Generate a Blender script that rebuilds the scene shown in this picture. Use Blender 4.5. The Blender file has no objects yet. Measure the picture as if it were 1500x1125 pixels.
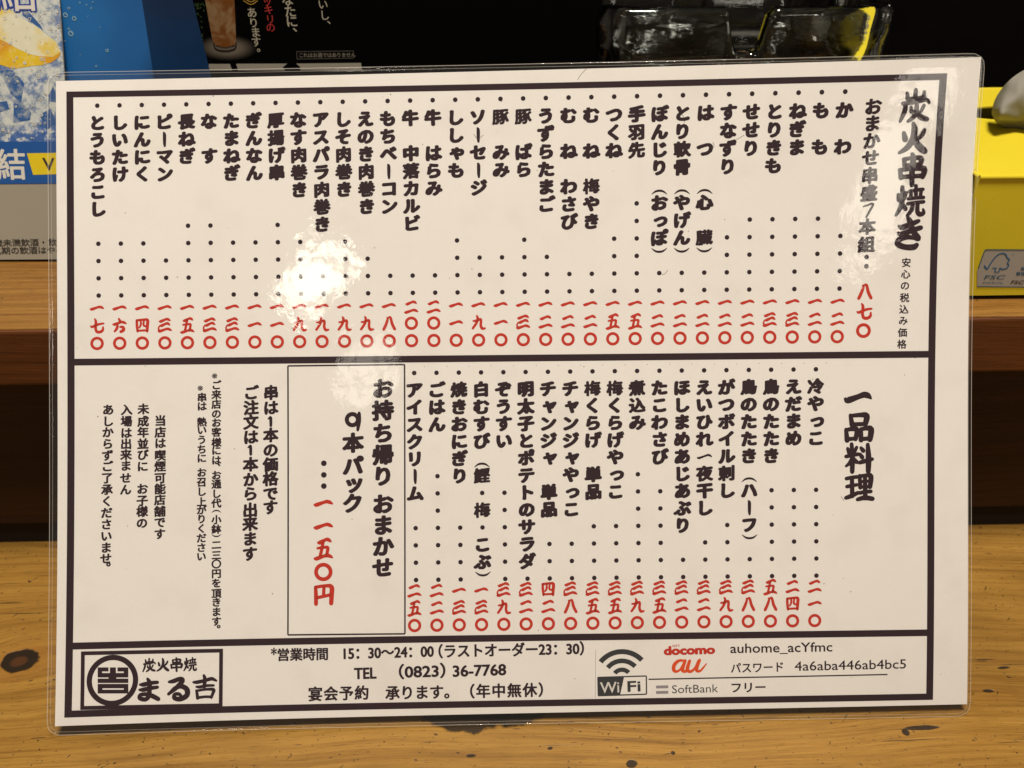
import bpy, math, random
import numpy as np
from mathutils import Vector, Matrix, noise

SC = bpy.context.scene
COL = SC.collection
rnd = random.Random(7)

# ------------------------------------------------------------------ camera
F_PX = 1400.0                      # focal length for a 1500 px wide picture
CAM_H = 0.26496
PITCH, YAW = math.radians(33), math.radians(1.5)
fwd = np.array([math.sin(YAW)*math.cos(PITCH), math.cos(YAW)*math.cos(PITCH), -math.sin(PITCH)])
rgt = np.array([math.cos(YAW), -math.sin(YAW), 0.0])
dwn = np.cross(fwd, rgt)
CM = np.array([rgt, dwn, fwd]).T
CO = np.array([0, 0, CAM_H])
cd = bpy.data.cameras.new('camera')
cd.sensor_width = 36; cd.lens = 36*F_PX/1500
cd.dof.use_dof = True; cd.dof.focus_distance = 0.312; cd.dof.aperture_fstop = 13
cd.clip_start = 0.01; cd.clip_end = 50
cam = bpy.data.objects.new('camera', cd); COL.objects.link(cam)
M = Matrix([[rgt[0], -dwn[0], -fwd[0], 0], [rgt[1], -dwn[1], -fwd[1], 0], [rgt[2], -dwn[2], -fwd[2], CAM_H], [0, 0, 0, 1]])
cam.matrix_world = M
SC.camera = cam

# ------------------------------------------------------------------ sheet shape (used by the lamps too)
P = [0.012436414188664344, 0.00019277323083556554, -0.00922946361819177, 0.0071785811087943805, 0.035219693202020556, 3.132578099395631, 0.25719499282355157, -0.1474000763642556, -0.2838596877325019, -0.00956636620222626, -0.12933949490480554, 0.1470684909819965, 0.06928523486423059, 0.22944401650088328, 0.08113491974121587]
def rotv(r):
    r = np.array(r); a = np.linalg.norm(r); k = r/a
    K = np.array([[0, -k[2], k[1]], [k[2], 0, -k[0]], [-k[1], k[0], 0]])
    return np.eye(3)+math.sin(a)*K+(1-math.cos(a))*K@K
RS = CM @ rotv(P[:3]); TS = CM @ (np.array(P[3:6])*0.1) + CO

class Sheet:
    """the gently warped menu sheet: u,v in mm on the sheet -> place in the room"""
    def S(s, u, v, lift=0.0):
        a = (u-148.5)/148.5; b = (v-105)/105; c = P[6:15]
        w = 10*(c[0]*a*b+c[1]*a*a+c[2]*b*b+c[3]*a*a*b+c[4]*a*b*b+c[5]*b**3+c[6]*a**3+c[7]*a*b**3+c[8]*a**3*b)
        return RS @ (np.array([u-148.5, v-105, w-lift])/1000) + TS
    def px(s, u, v):
        q = CM.T @ (s.S(u, v)-CO)
        return np.array([750+F_PX*q[0]/q[2], 562.5+F_PX*q[1]/q[2]])
    def inv(s, x, y):
        u, v = (x-82)/4.55, (y-110)/4.5
        for _ in range(6):
            p = s.px(u, v); e = 0.5
            J = np.array([s.px(u+e, v)-p, s.px(u, v+e)-p]).T/e
            d = np.linalg.solve(J, np.array([x, y])-p); u += d[0]; v += d[1]
        return u, v
    scale = 0.2209
class Flat:
    """a flat printed face: a,b in mm (a right, b down)"""
    def __init__(s, O, A, B):
        s.O = np.array(O, float); s.A = np.array(A, float)/np.linalg.norm(A); s.B = np.array(B, float)/np.linalg.norm(B)
        s.N = np.cross(s.A, s.B); s.N /= np.linalg.norm(s.N)          # points away from the viewer
        if s.N @ (s.O-CO) < 0: s.N = -s.N
        d = (s.O-CO) @ fwd; s.scale = 1000*d/F_PX
    def S(s, a, b, lift=0.0): return s.O+s.A*a/1000+s.B*b/1000-s.N*lift/1000
    def inv(s, x, y):
        r = CM @ np.array([(x-750)/F_PX, (y-562.5)/F_PX, 1.0])
        q = CO+r*((s.O-CO) @ s.N)/(r @ s.N)-s.O
        return q @ s.A*1000, q @ s.B*1000
SH = Sheet()
def spot(x, y, ax, val):
    r = CM @ np.array([(x-750)/F_PX, (y-562.5)/F_PX, 1.0])
    return CO+r*(val-CO[ax])/r[ax]

# ------------------------------------------------------------------ world, lamps, exposure
W = bpy.data.worlds.new('World'); SC.world = W; W.use_nodes = True
bg = W.node_tree.nodes['Background']; bg.inputs[0].default_value = (1.0, 0.86, 0.68, 1); bg.inputs[1].default_value = 0.12
SC.view_settings.view_transform = 'Standard'; SC.view_settings.look = 'None'
SC.view_settings.exposure = 0; SC.view_settings.gamma = 1
def area(name, loc, target, size, power, col=(1, .88, .70), shape='DISK', size_y=None):
    l = bpy.data.lights.new(name, 'AREA'); l.shape = shape; l.size = size; l.energy = power; l.color = col
    if size_y: l.size_y = size_y
    o = bpy.data.objects.new(name, l); COL.objects.link(o); o.location = loc
    o.rotation_euler = (Vector(target)-Vector(loc)).to_track_quat('-Z', 'Y').to_euler()
    return o
area('ceiling_lamp', (0.08, 0.0, 1.35), (0.0, 0.24, 0.05), 0.30, 22.8, (1, .90, .785))
def mirror_lamp(name, x, y, dist, size, power):
    u, v = SH.inv(x, y); p = SH.S(u, v)
    n = np.cross(SH.S(u+2, v)-p, SH.S(u, v+2)-p); n /= np.linalg.norm(n)
    d = (p-CO)/np.linalg.norm(p-CO); r = d-2*(d@n)*n
    q = p+r*dist
    area(name, tuple(q), tuple(p), size, power, (1, .93, .80))
mirror_lamp('glare_lamp', 462, 408, 0.95, 0.080, .27)
mirror_lamp('glare_lamp', 1290, 300, 0.45, 0.042, 0.026)
mirror_lamp('glare_lamp', 535, 545, 0.9, 0.050, 0.032)  # added lamp, only makes the soft glare patch in the film

# ------------------------------------------------------------------ material helpers
def mat(name):
    m = bpy.data.materials.new(name); m.use_nodes = True
    return m, m.node_tree.nodes, m.node_tree.links, m.node_tree.nodes['Principled BSDF']
def simple(name, col, rough=.6, nz=0.0, scale=300, bump=0.0, spec=.3):
    m, N, L, B = mat(name)
    B.inputs['Base Color'].default_value = (*col, 1); B.inputs['Roughness'].default_value = rough
    B.inputs['Specular IOR Level'].default_value = spec
    if nz or bump:
        tc = N.new('ShaderNodeTexCoord'); n = N.new('ShaderNodeTexNoise'); n.inputs['Scale'].default_value = scale; n.inputs['Detail'].default_value = 5
        L.new(tc.outputs['Object'], n.inputs['Vector'])
        if nz:
            mx = N.new('ShaderNodeMixRGB'); mx.inputs[1].default_value = (*[c*(1-nz) for c in col], 1); mx.inputs[2].default_value = (*[min(1, c*(1+nz)) for c in col], 1)
            L.new(n.outputs['Fac'], mx.inputs[0]); L.new(mx.outputs[0], B.inputs['Base Color'])
        if bump:
            b = N.new('ShaderNodeBump'); b.inputs['Strength'].default_value = bump; b.inputs['Distance'].default_value = .0003
            L.new(n.outputs['Fac'], b.inputs['Height']); L.new(b.outputs[0], B.inputs['Normal'])
    return m
class NG:
    """small node-graph writer"""
    def __init__(s, m): s.N = m.node_tree.nodes; s.L = m.node_tree.links
    def put(s, sock, v):
        if isinstance(v, (int, float)): sock.default_value = v
        elif isinstance(v, tuple): sock.default_value = (*v, 1) if sock.type == 'RGBA' and len(v) == 3 else v
        else: s.L.new(v, sock)
    def m(s, op, a, b=0.0, c=None, clamp=False):
        n = s.N.new('ShaderNodeMath'); n.operation = op; n.use_clamp = clamp
        s.put(n.inputs[0], a); s.put(n.inputs[1], b)
        if c is not None: s.put(n.inputs[2], c)
        return n.outputs[0]
    def xyz(s, v): n = s.N.new('ShaderNodeSeparateXYZ'); s.L.new(v, n.inputs[0]); return n.outputs
    def comb(s, x, y, z):
        n = s.N.new('ShaderNodeCombineXYZ')
        for i, q in enumerate((x, y, z)): s.put(n.inputs[i], q)
        return n.outputs[0]
    def noise(s, vec, scale, detail=4, rough=.5, dist=0):
        n = s.N.new('ShaderNodeTexNoise'); s.L.new(vec, n.inputs['Vector']); n.inputs['Scale'].default_value = scale
        n.inputs['Detail'].default_value = detail; n.inputs['Roughness'].default_value = rough; n.inputs['Distortion'].default_value = dist
        return n.outputs['Fac']
    def mix(s, f, a, b, mode='MIX'):
        n = s.N.new('ShaderNodeMixRGB'); n.blend_type = mode; s.put(n.inputs[0], f); s.put(n.inputs[1], a); s.put(n.inputs[2], b); return n.outputs[0]
    def step(s, v, a, b):
        n = s.N.new('ShaderNodeMapRange'); n.interpolation_type = 'SMOOTHSTEP'; s.put(n.inputs[0], v); n.inputs[1].default_value = a; n.inputs[2].default_value = b; return n.outputs[0]
    def pos(s): return s.N.new('ShaderNodeNewGeometry').outputs['Position']
    def bump(s, h, strength, dist, B):
        n = s.N.new('ShaderNodeBump'); n.inputs['Strength'].default_value = strength; n.inputs['Distance'].default_value = dist
        s.L.new(h, n.inputs['Height']); s.L.new(n.outputs[0], B.inputs['Normal'])

def wood(name, pale, mid, dark, knots=(), marks=(), axis='xy', rough=.42, scratch=1.0, seed=0.0):
    """knots: (x, y, radius, pull); marks: (x, y, rx, ry, angle)"""
    m, N, L, B = mat(name); g = NG(m)
    p = g.xyz(g.pos()); X = p[0]; Y = p[1] if axis == 'xy' else p[2]; Z = p[2] if axis == 'xy' else p[1]
    wv = g.comb(g.m('MULTIPLY', X, 5.0), g.m('MULTIPLY', Y, 14.0), seed)
    Yw = g.m('ADD', Y, g.m('MULTIPLY', g.m('SUBTRACT', g.noise(wv, 1.0, 2), .5), .030))
    for kx, ky, kr, pull in knots:
        dx = g.m('SUBTRACT', X, kx); dy = g.m('SUBTRACT', Y, ky)
        r2 = g.m('ADD', g.m('MULTIPLY', g.m('MULTIPLY', dx, dx), .45), g.m('MULTIPLY', dy, dy))
        e = g.m('EXPONENT', g.m('MULTIPLY', r2, -1/(kr*kr*26)))
        Yw = g.m('SUBTRACT', Yw, g.m('MULTIPLY', g.m('MULTIPLY', dy, e), pull))
    grain = g.noise(g.comb(g.m('MULTIPLY', X, 7), g.m('MULTIPLY', Yw, 260), seed+1), 1.0, 5, .62, .3)
    broad = g.noise(g.comb(g.m('MULTIPLY', X, 4), g.m('MULTIPLY', Yw, 38), seed+2), 1.0, 3)
    fine = g.noise(g.comb(g.m('MULTIPLY', X, 60), g.m('MULTIPLY', Yw, 1700), seed+3), 1.0, 3)
    blot = g.noise(g.comb(g.m('MULTIPLY', X, 16), g.m('MULTIPLY', Y, 22), seed+4), 1.0, 4)
    mg = g.noise(g.comb(g.m('MULTIPLY', X, 14), g.m('MULTIPLY', Yw, 620), seed+6), 1.0, 4, .6)
    t = g.m('ADD', g.m('ADD', g.m('MULTIPLY', grain, .30), g.m('MULTIPLY', broad, .30)), g.m('MULTIPLY', mg, .45))
    c = g.mix(g.step(t, .40, .66), mid, pale)
    c = g.mix(g.m('MULTIPLY', g.step(grain, .50, .30), .26), c, dark)
    c = g.mix(g.m('MULTIPLY', g.step(mg, .48, .28), .26), c, dark)
    c = g.mix(g.m('MULTIPLY', g.step(fine, .54, .74), .30), c, dark)
    c = g.mix(g.m('MULTIPLY', g.step(blot, .50, .74), .35), c, mid)
    pore = g.noise(g.comb(g.m('MULTIPLY', X, 190), g.m('MULTIPLY', Yw, 2600), seed+7), 1.0, 2)
    c = g.mix(g.m('MULTIPLY', g.step(pore, .58, .70), .42), c, dark)
    hi = g.noise(g.comb(g.m('MULTIPLY', X, 24), g.m('MULTIPLY', Yw, 900), seed+8), 1.0, 3)
    c = g.mix(g.m('MULTIPLY', g.step(hi, .54, .72), .35), c, tuple(min(1, q*1.28) for q in pale))
    dull = g.noise(g.comb(g.m('MULTIPLY', X, 9), g.m('MULTIPLY', Y, 14), seed+12), 1.0, 4)
    c = g.mix(g.m('MULTIPLY', g.step(dull, .50, .72), .30), c, dark)
    h = g.m('ADD', g.m('MULTIPLY', grain, .5), g.m('MULTIPLY', fine, .6))
    if scratch:
        for k, (sx, sy, th, ang) in enumerate(((110, 1000, .775, .03), (620, 210, .80, .55), (420, 700, .775, -.35), (700, 900, .76, .15), (38, 900, .775, .02), (240, 900, .79, .9))):
            ca, sa = math.cos(ang), math.sin(ang)
            xr = g.m('ADD', g.m('MULTIPLY', X, ca), g.m('MULTIPLY', Y, sa)); yr = g.m('SUBTRACT', g.m('MULTIPLY', Y, ca), g.m('MULTIPLY', X, sa))
            n = g.noise(g.comb(g.m('MULTIPLY', xr, sx), g.m('MULTIPLY', yr, sy), seed+9+k*3.1), 1.0, 1.5, .4)
            s = g.m('MULTIPLY', g.step(n, th-.045, th-.005), .85*scratch)
            c = g.mix(s, c, (.045, .022, .006)); h = g.m('SUBTRACT', h, g.m('MULTIPLY', s, .6))
    wob = g.m('MULTIPLY', g.m('SUBTRACT', g.noise(g.comb(g.m('MULTIPLY', X, 210), g.m('MULTIPLY', Y, 260), seed+5), 1.0, 4), .5), 1.5)
    for kx, ky, kr, pull in knots:
        dx = g.m('DIVIDE', g.m('SUBTRACT', X, kx), kr*1.12); dy = g.m('DIVIDE', g.m('SUBTRACT', Y, ky), kr*.94)
        r = g.m('SQRT', g.m('ADD', g.m('MULTIPLY', dx, dx), g.m('MULTIPLY', dy, dy)))
        r = g.m('ADD', r, g.m('MULTIPLY', wob, .35))
        halo = g.m('MULTIPLY', g.step(r, 2.4, .9), .5); c = g.mix(halo, c, (.30, .13, .025))
        ring = g.step(r, 1.08, .93); c = g.mix(g.m('MULTIPLY', ring, .96), c, (.012, .009, .007))
        core = g.step(r, .58, .30); c = g.mix(g.m('MULTIPLY', core, .85), c, (.085, .032, .010)); h = g.m('SUBTRACT', h, g.m('MULTIPLY', ring, 1.2))
    for mx_, my_, rx, ry, an in marks:
        dx0 = g.m('SUBTRACT', X, mx_); dy0 = g.m('SUBTRACT', Y, my_); ca, sa = math.cos(an), math.sin(an)
        dx = g.m('DIVIDE', g.m('ADD', g.m('MULTIPLY', dx0, ca), g.m('MULTIPLY', dy0, sa)), rx)
        dy = g.m('DIVIDE', g.m('SUBTRACT', g.m('MULTIPLY', dy0, ca), g.m('MULTIPLY', dx0, sa)), ry)
        r = g.m('ADD', g.m('SQRT', g.m('ADD', g.m('MULTIPLY', dx, dx), g.m('MULTIPLY', dy, dy))), g.m('MULTIPLY', wob, .5))
        s = g.m('MULTIPLY', g.step(r, 1.05, .82), .93); c = g.mix(s, c, (.017, .012, .009)); h = g.m('SUBTRACT', h, s)
    L.new(c, B.inputs['Base Color']); B.inputs['Roughness'].default_value = rough
    rr = g.m('ADD', rough-.08, g.m('MULTIPLY', blot, .2)); L.new(rr, B.inputs['Roughness'])
    B.inputs['Specular IOR Level'].default_value = .3
    g.bump(h, .4, .0004, B)
    return m

# ------------------------------------------------------------------ object helpers
def meshobj(name, verts, faces, m, parent=None, smooth=False):
    me = bpy.data.meshes.new(name); me.from_pydata([tuple(v) for v in verts], [], faces); me.update()
    if m: me.materials.append(m)
    if smooth: me.polygons.foreach_set('use_smooth', [True]*len(me.polygons))
    o = bpy.data.objects.new(name, me); COL.objects.link(o)
    if parent: o.parent = parent; o.matrix_parent_inverse = parent.matrix_world.inverted()
    return o
def thing(name, label, cat, loc, group=None):
    o = bpy.data.objects.new(name, None); COL.objects.link(o); o.location = loc; o.empty_display_size = .02
    o['label'] = label; o['category'] = cat
    if group: o['group'] = group
    o.matrix_world = Matrix.Translation(loc)
    return o
class MB:
    def __init__(s): s.v = []; s.f = []
    def add(s, vs, fs):
        o = len(s.v); s.v += [tuple(v) for v in vs]; s.f += [tuple(i+o for i in f) for f in fs]
    def quadgrid(s, surf, uv, nu, nv, lift):
        """uv: four corners TL TR BR BL in sheet mm"""
        vs = []
        for j in range(nv+1):
            for i in range(nu+1):
                a, b = i/nu, j/nv
                q = [(uv[0][k]*(1-a)+uv[1][k]*a)*(1-b)+(uv[3][k]*(1-a)+uv[2][k]*a)*b for k in (0, 1)]
                vs.append(surf.S(q[0], q[1], lift))
        s.add(vs, [(j*(nu+1)+i, (j+1)*(nu+1)+i, (j+1)*(nu+1)+i+1, j*(nu+1)+i+1) for j in range(nv) for i in range(nu)])
    def poly(s, surf, uv, lift):
        s.add([surf.S(a, b, lift) for a, b in uv], [tuple(range(len(uv)))])
    def disc(s, surf, u, v, r, lift, n=14, r2=None):
        if r2 is None: s.add([surf.S(u+r*math.cos(k*2*math.pi/n), v+r*math.sin(k*2*math.pi/n), lift) for k in range(n)], [tuple(range(n))])
        else:
            vs = []
            for k in range(n):
                c, q = math.cos(k*2*math.pi/n), math.sin(k*2*math.pi/n)
                vs += [surf.S(u+r*c, v+r*q, lift), surf.S(u+r2*c, v+r2*q, lift)]
            s.add(vs, [(2*k, 2*k+1, (2*k+3) % (2*n), (2*k+2) % (2*n)) for k in range(n)])
    def line(s, surf, a, b, w, lift):
        a = np.array(a); b = np.array(b); d = b-a; n = np.array([-d[1], d[0]])/np.linalg.norm(d)*w/2
        k = max(1, int(np.linalg.norm(d)/6))
        s.quadgrid(surf, [a-n, b-n, b+n, a+n], k, 1, lift)
    def brush(s, surf, pts, lift, closed=False):
        """pts: (x, y, half width) in mm, joined as one tapered ribbon with round ends"""
        p = []
        n = len(pts)
        if n == 2: p = [tuple(pts[0][k]*(1-t)+pts[1][k]*t for k in range(3)) for t in (0, .33, .66, 1)]
        else:
            for i in range(n-1):
                a, b, c, d = pts[max(i-1, 0)], pts[i], pts[i+1], pts[min(i+2, n-1)]
                for t in (0, .25, .5, .75):
                    p.append(tuple(.5*((2*b[k])+(c[k]-a[k])*t+(2*a[k]-5*b[k]+4*c[k]-d[k])*t*t+(3*b[k]-a[k]-3*c[k]+d[k])*t**3) for k in range(3)))
            p.append(pts[-1])
        Lf, Rt = [], []
        for i in range(len(p)):
            a = p[max(i-1, 0)]; b = p[min(i+1, len(p)-1)]
            dx, dy = b[0]-a[0], b[1]-a[1]; q = math.hypot(dx, dy) or 1; nx, ny = -dy/q, dx/q
            w = max(p[i][2], .01)
            Lf.append((p[i][0]+nx*w, p[i][1]+ny*w)); Rt.append((p[i][0]-nx*w, p[i][1]-ny*w))
        m_ = len(p)
        s.add([surf.S(*q, lift) for q in Lf]+[surf.S(*q, lift) for q in Rt], [(i, i+1, m_+i+1, m_+i) for i in range(m_-1)])
        for e, o in ((0, 1), (m_-1, m_-2)):           # round caps
            x, y, w = p[e]; an = math.atan2(y-p[o][1], x-p[o][0])
            s.add([surf.S(x+w*.97*math.cos(an+q), y+w*.97*math.sin(an+q), lift) for q in (-1.57, -.9, -.3, .3, .9, 1.57)], [(0, 1, 2, 3, 4, 5)])
    def build(s, name, m, parent=None, smooth=False): return meshobj(name, s.v, s.f, m, parent, smooth)
def boxmesh(x0, x1, y0, y1, z0, z1):
    v = [(x, y, z) for z in (z0, z1) for y in (y0, y1) for x in (x0, x1)]
    return v, [(0, 2, 3, 1), (4, 5, 7, 6), (0, 1, 5, 4), (2, 6, 7, 3), (0, 4, 6, 2), (1, 3, 7, 5)]
def bevel(o, w, seg=3):
    b = o.modifiers.new('bevel', 'BEVEL'); b.width = w; b.segments = seg; b.limit_method = 'ANGLE'

# ------------------------------------------------------------------ lettering (flat print)
GL = {}
def glyph(ch, off=0.0, shear=0.0):
    k = (ch, off)
    if k not in GL:
        cu = bpy.data.curves.new('t', 'FONT'); cu.body = ch; cu.offset = off; cu.resolution_u = 3
        o = bpy.data.objects.new('t', cu); me = bpy.data.meshes.new_from_object(o)
        vs = [(v.co.x, v.co.y) for v in me.vertices]; fs = [tuple(p.vertices) for p in me.polygons]
        bpy.data.objects.remove(o); bpy.data.meshes.remove(me); bpy.data.curves.remove(cu)
        GL[k] = (vs, fs)
    return GL[k]
SMALL = 'っッャゃょョ'
def put(mb, surf, ch, u, v, size, lift, off=.03, brush=.0, rot=0.0, wx=1.0, jit=0.0):
    """one upright character centred at u,v (em box = size)"""
    if ch in ' 　': return
    if ch in SMALL and rot == 0: u += size*.09; v -= size*.05
    vs, fs = glyph(ch)
    out = []
    if ch in '、。' and rot == 0: u += size*.55; v -= size*.55
    for x, y in vs:
        a = (x-.5)*size*wx; b = -(y-.38)*size
        if ch == 'ー' and rot == 0: a, b = -b, a
        b -= a*brush
        if jit:
            a += jit*size*math.sin(b/size*9+a/size*5+u); b += jit*size*math.sin(a/size*8-b/size*4+v)
        if rot: a, b = a*math.cos(rot)-b*math.sin(rot), a*math.sin(rot)+b*math.cos(rot)
        out.append((u+a, v+b))
    spread(mb, surf, out, fs, (.012 if ch == '※' else off)*size, lift)
def spread(mb, surf, pts, fs, r, lift):
    """thicken a letter with a slanted broad nib: copies of it shifted round an ellipse"""
    n = 0 if r < .01 else (4 if r < .05 else 8)
    mb.add([surf.S(a, b, lift) for a, b in pts], fs)
    for k in range(n):
        t = 2*math.pi*k/n; ex, ey = r*1.15*math.cos(t), r*.85*math.sin(t)
        dx, dy = ex*.9+ey*.43, -ex*.43*.6+ey*.9
        mb.add([surf.S(a+dx, b+dy, lift+.0012*(k+1)) for a, b in pts], fs)
def run(mb, surf, text, p0, p1, height, lift, off=.0, slant=0.0, cap=.72):
    """a horizontal run stretched to fit from p0 to p1 (mm, on its base line)"""
    vs, fs = glyph(text)
    xs = [v[0] for v in vs]; x0, x1 = min(xs), max(xs)
    d = np.array(p1)-np.array(p0); Lg = np.linalg.norm(d); d /= Lg; n = np.array([d[1], -d[0]])
    out = []
    for x, y in vs:
        q = np.array(p0)+d*((x-x0)/(x1-x0)*Lg+slant*y/cap*height)+n*(y/cap*height)
        out.append((q[0], q[1]))
    spread(mb, surf, out, fs, off*height*1.3, lift)

# brush-written figures used for the prices
def price_char(mb, ch, u, v, s, lift):
    def br(pts): mb.brush(SH, [(u+x*s, v+y*s, w*s*1.6) for x, y, w in pts], lift)
    def bar(y, k=1.0, dx=0): br([(-.43*k+dx, y+.07, .035), (-.33*k+dx, y+.075, .062), (0+dx, y-.035, .05), (.16*k+dx, y-.075, .055), (.30*k+dx, y-.035, .055), (.41*k+dx, y+.03, .03)])
    if ch == '一': bar(.0)
    elif ch == '二': bar(-.27, .8); bar(.27)
    elif ch == '三':
        bar(-.33, .82); bar(-.05, .72, .02); bar(.31, 1.0)
        br([(-.33, .02, .03), (-.42, .2, .035), (-.36, .34, .04)])
    elif ch == '〇': mb.disc(SH, u-.01*s, v+.01*s, .44*s, lift, 22, .255*s)
    elif ch == '八': br([(-.13, -.38, .03), (-.10, -.25, .05), (-.22, .1, .06), (-.36, .40, .06)]); br([(-.08, -.34, .03), (.05, -.40, .05), (.12, -.28, .055), (.2, .05, .06), (.36, .38, .06)])
    elif ch == '七': br([(-.42, .02, .03), (-.3, .06, .055), (.1, -.10, .05), (.42, -.15, .04)]); br([(-.16, -.45, .03), (-.08, -.28, .055), (-.1, .15, .055), (-.02, .38, .06), (.2, .40, .06), (.36, .28, .055), (.38, .08, .035)])
    elif ch == '九': br([(-.34, -.10, .04), (-.1, -.12, .05), (.12, -.22, .05), (.16, -.08, .055), (.14, .2, .055), (.24, .40, .06), (.42, .38, .04)]); br([(-.12, -.44, .035), (-.06, -.3, .055), (-.14, .02, .055), (-.38, .38, .05)])
    elif ch == '五':
        bar(-.36, .72, .05); bar(.40, 1.0); br([(-.02, -.32, .05), (-.08, 0, .05), (-.16, .36, .05)]); br([(-.28, -.02, .04), (.05, -.06, .045), (.2, -.04, .05), (.18, .15, .05), (.14, .36, .05)])
    elif ch == '四':
        br([(-.36, -.33, .05), (-.35, 0, .055), (-.31, .38, .05)]); br([(-.36, -.33, .05), (.1, -.38, .05), (.34, -.34, .065), (.33, 0, .065), (.31, .38, .055)])
        br([(-.3, .34, .045), (.3, .32, .045)]); br([(-.1, -.3, .04), (-.1, -.05, .045), (-.2, .14, .035)]); br([(.1, -.32, .04), (.08, -.02, .045), (.22, .06, .04)])
    elif ch == '六':
        br([(-.06, -.45, .04), (.02, -.3, .06)]); bar(-.16, 1.0); br([(-.14, .0, .05), (-.2, .2, .06), (-.34, .38, .04)]); br([(.02, .08, .04), (.2, .1, .06), (.24, .28, .07), (.06, .40, .06)])
    elif ch == '円':
        br([(-.38, -.36, .05), (-.36, 0, .06), (-.36, .44, .06)]); br([(-.38, -.36, .05), (.1, -.42, .05), (.38, -.36, .07), (.38, .05, .07), (.36, .42, .065)])
        br([(.02, -.36, .05), (.0, .06, .05)]); br([(-.3, .14, .05), (.3, .02, .05)])
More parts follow.
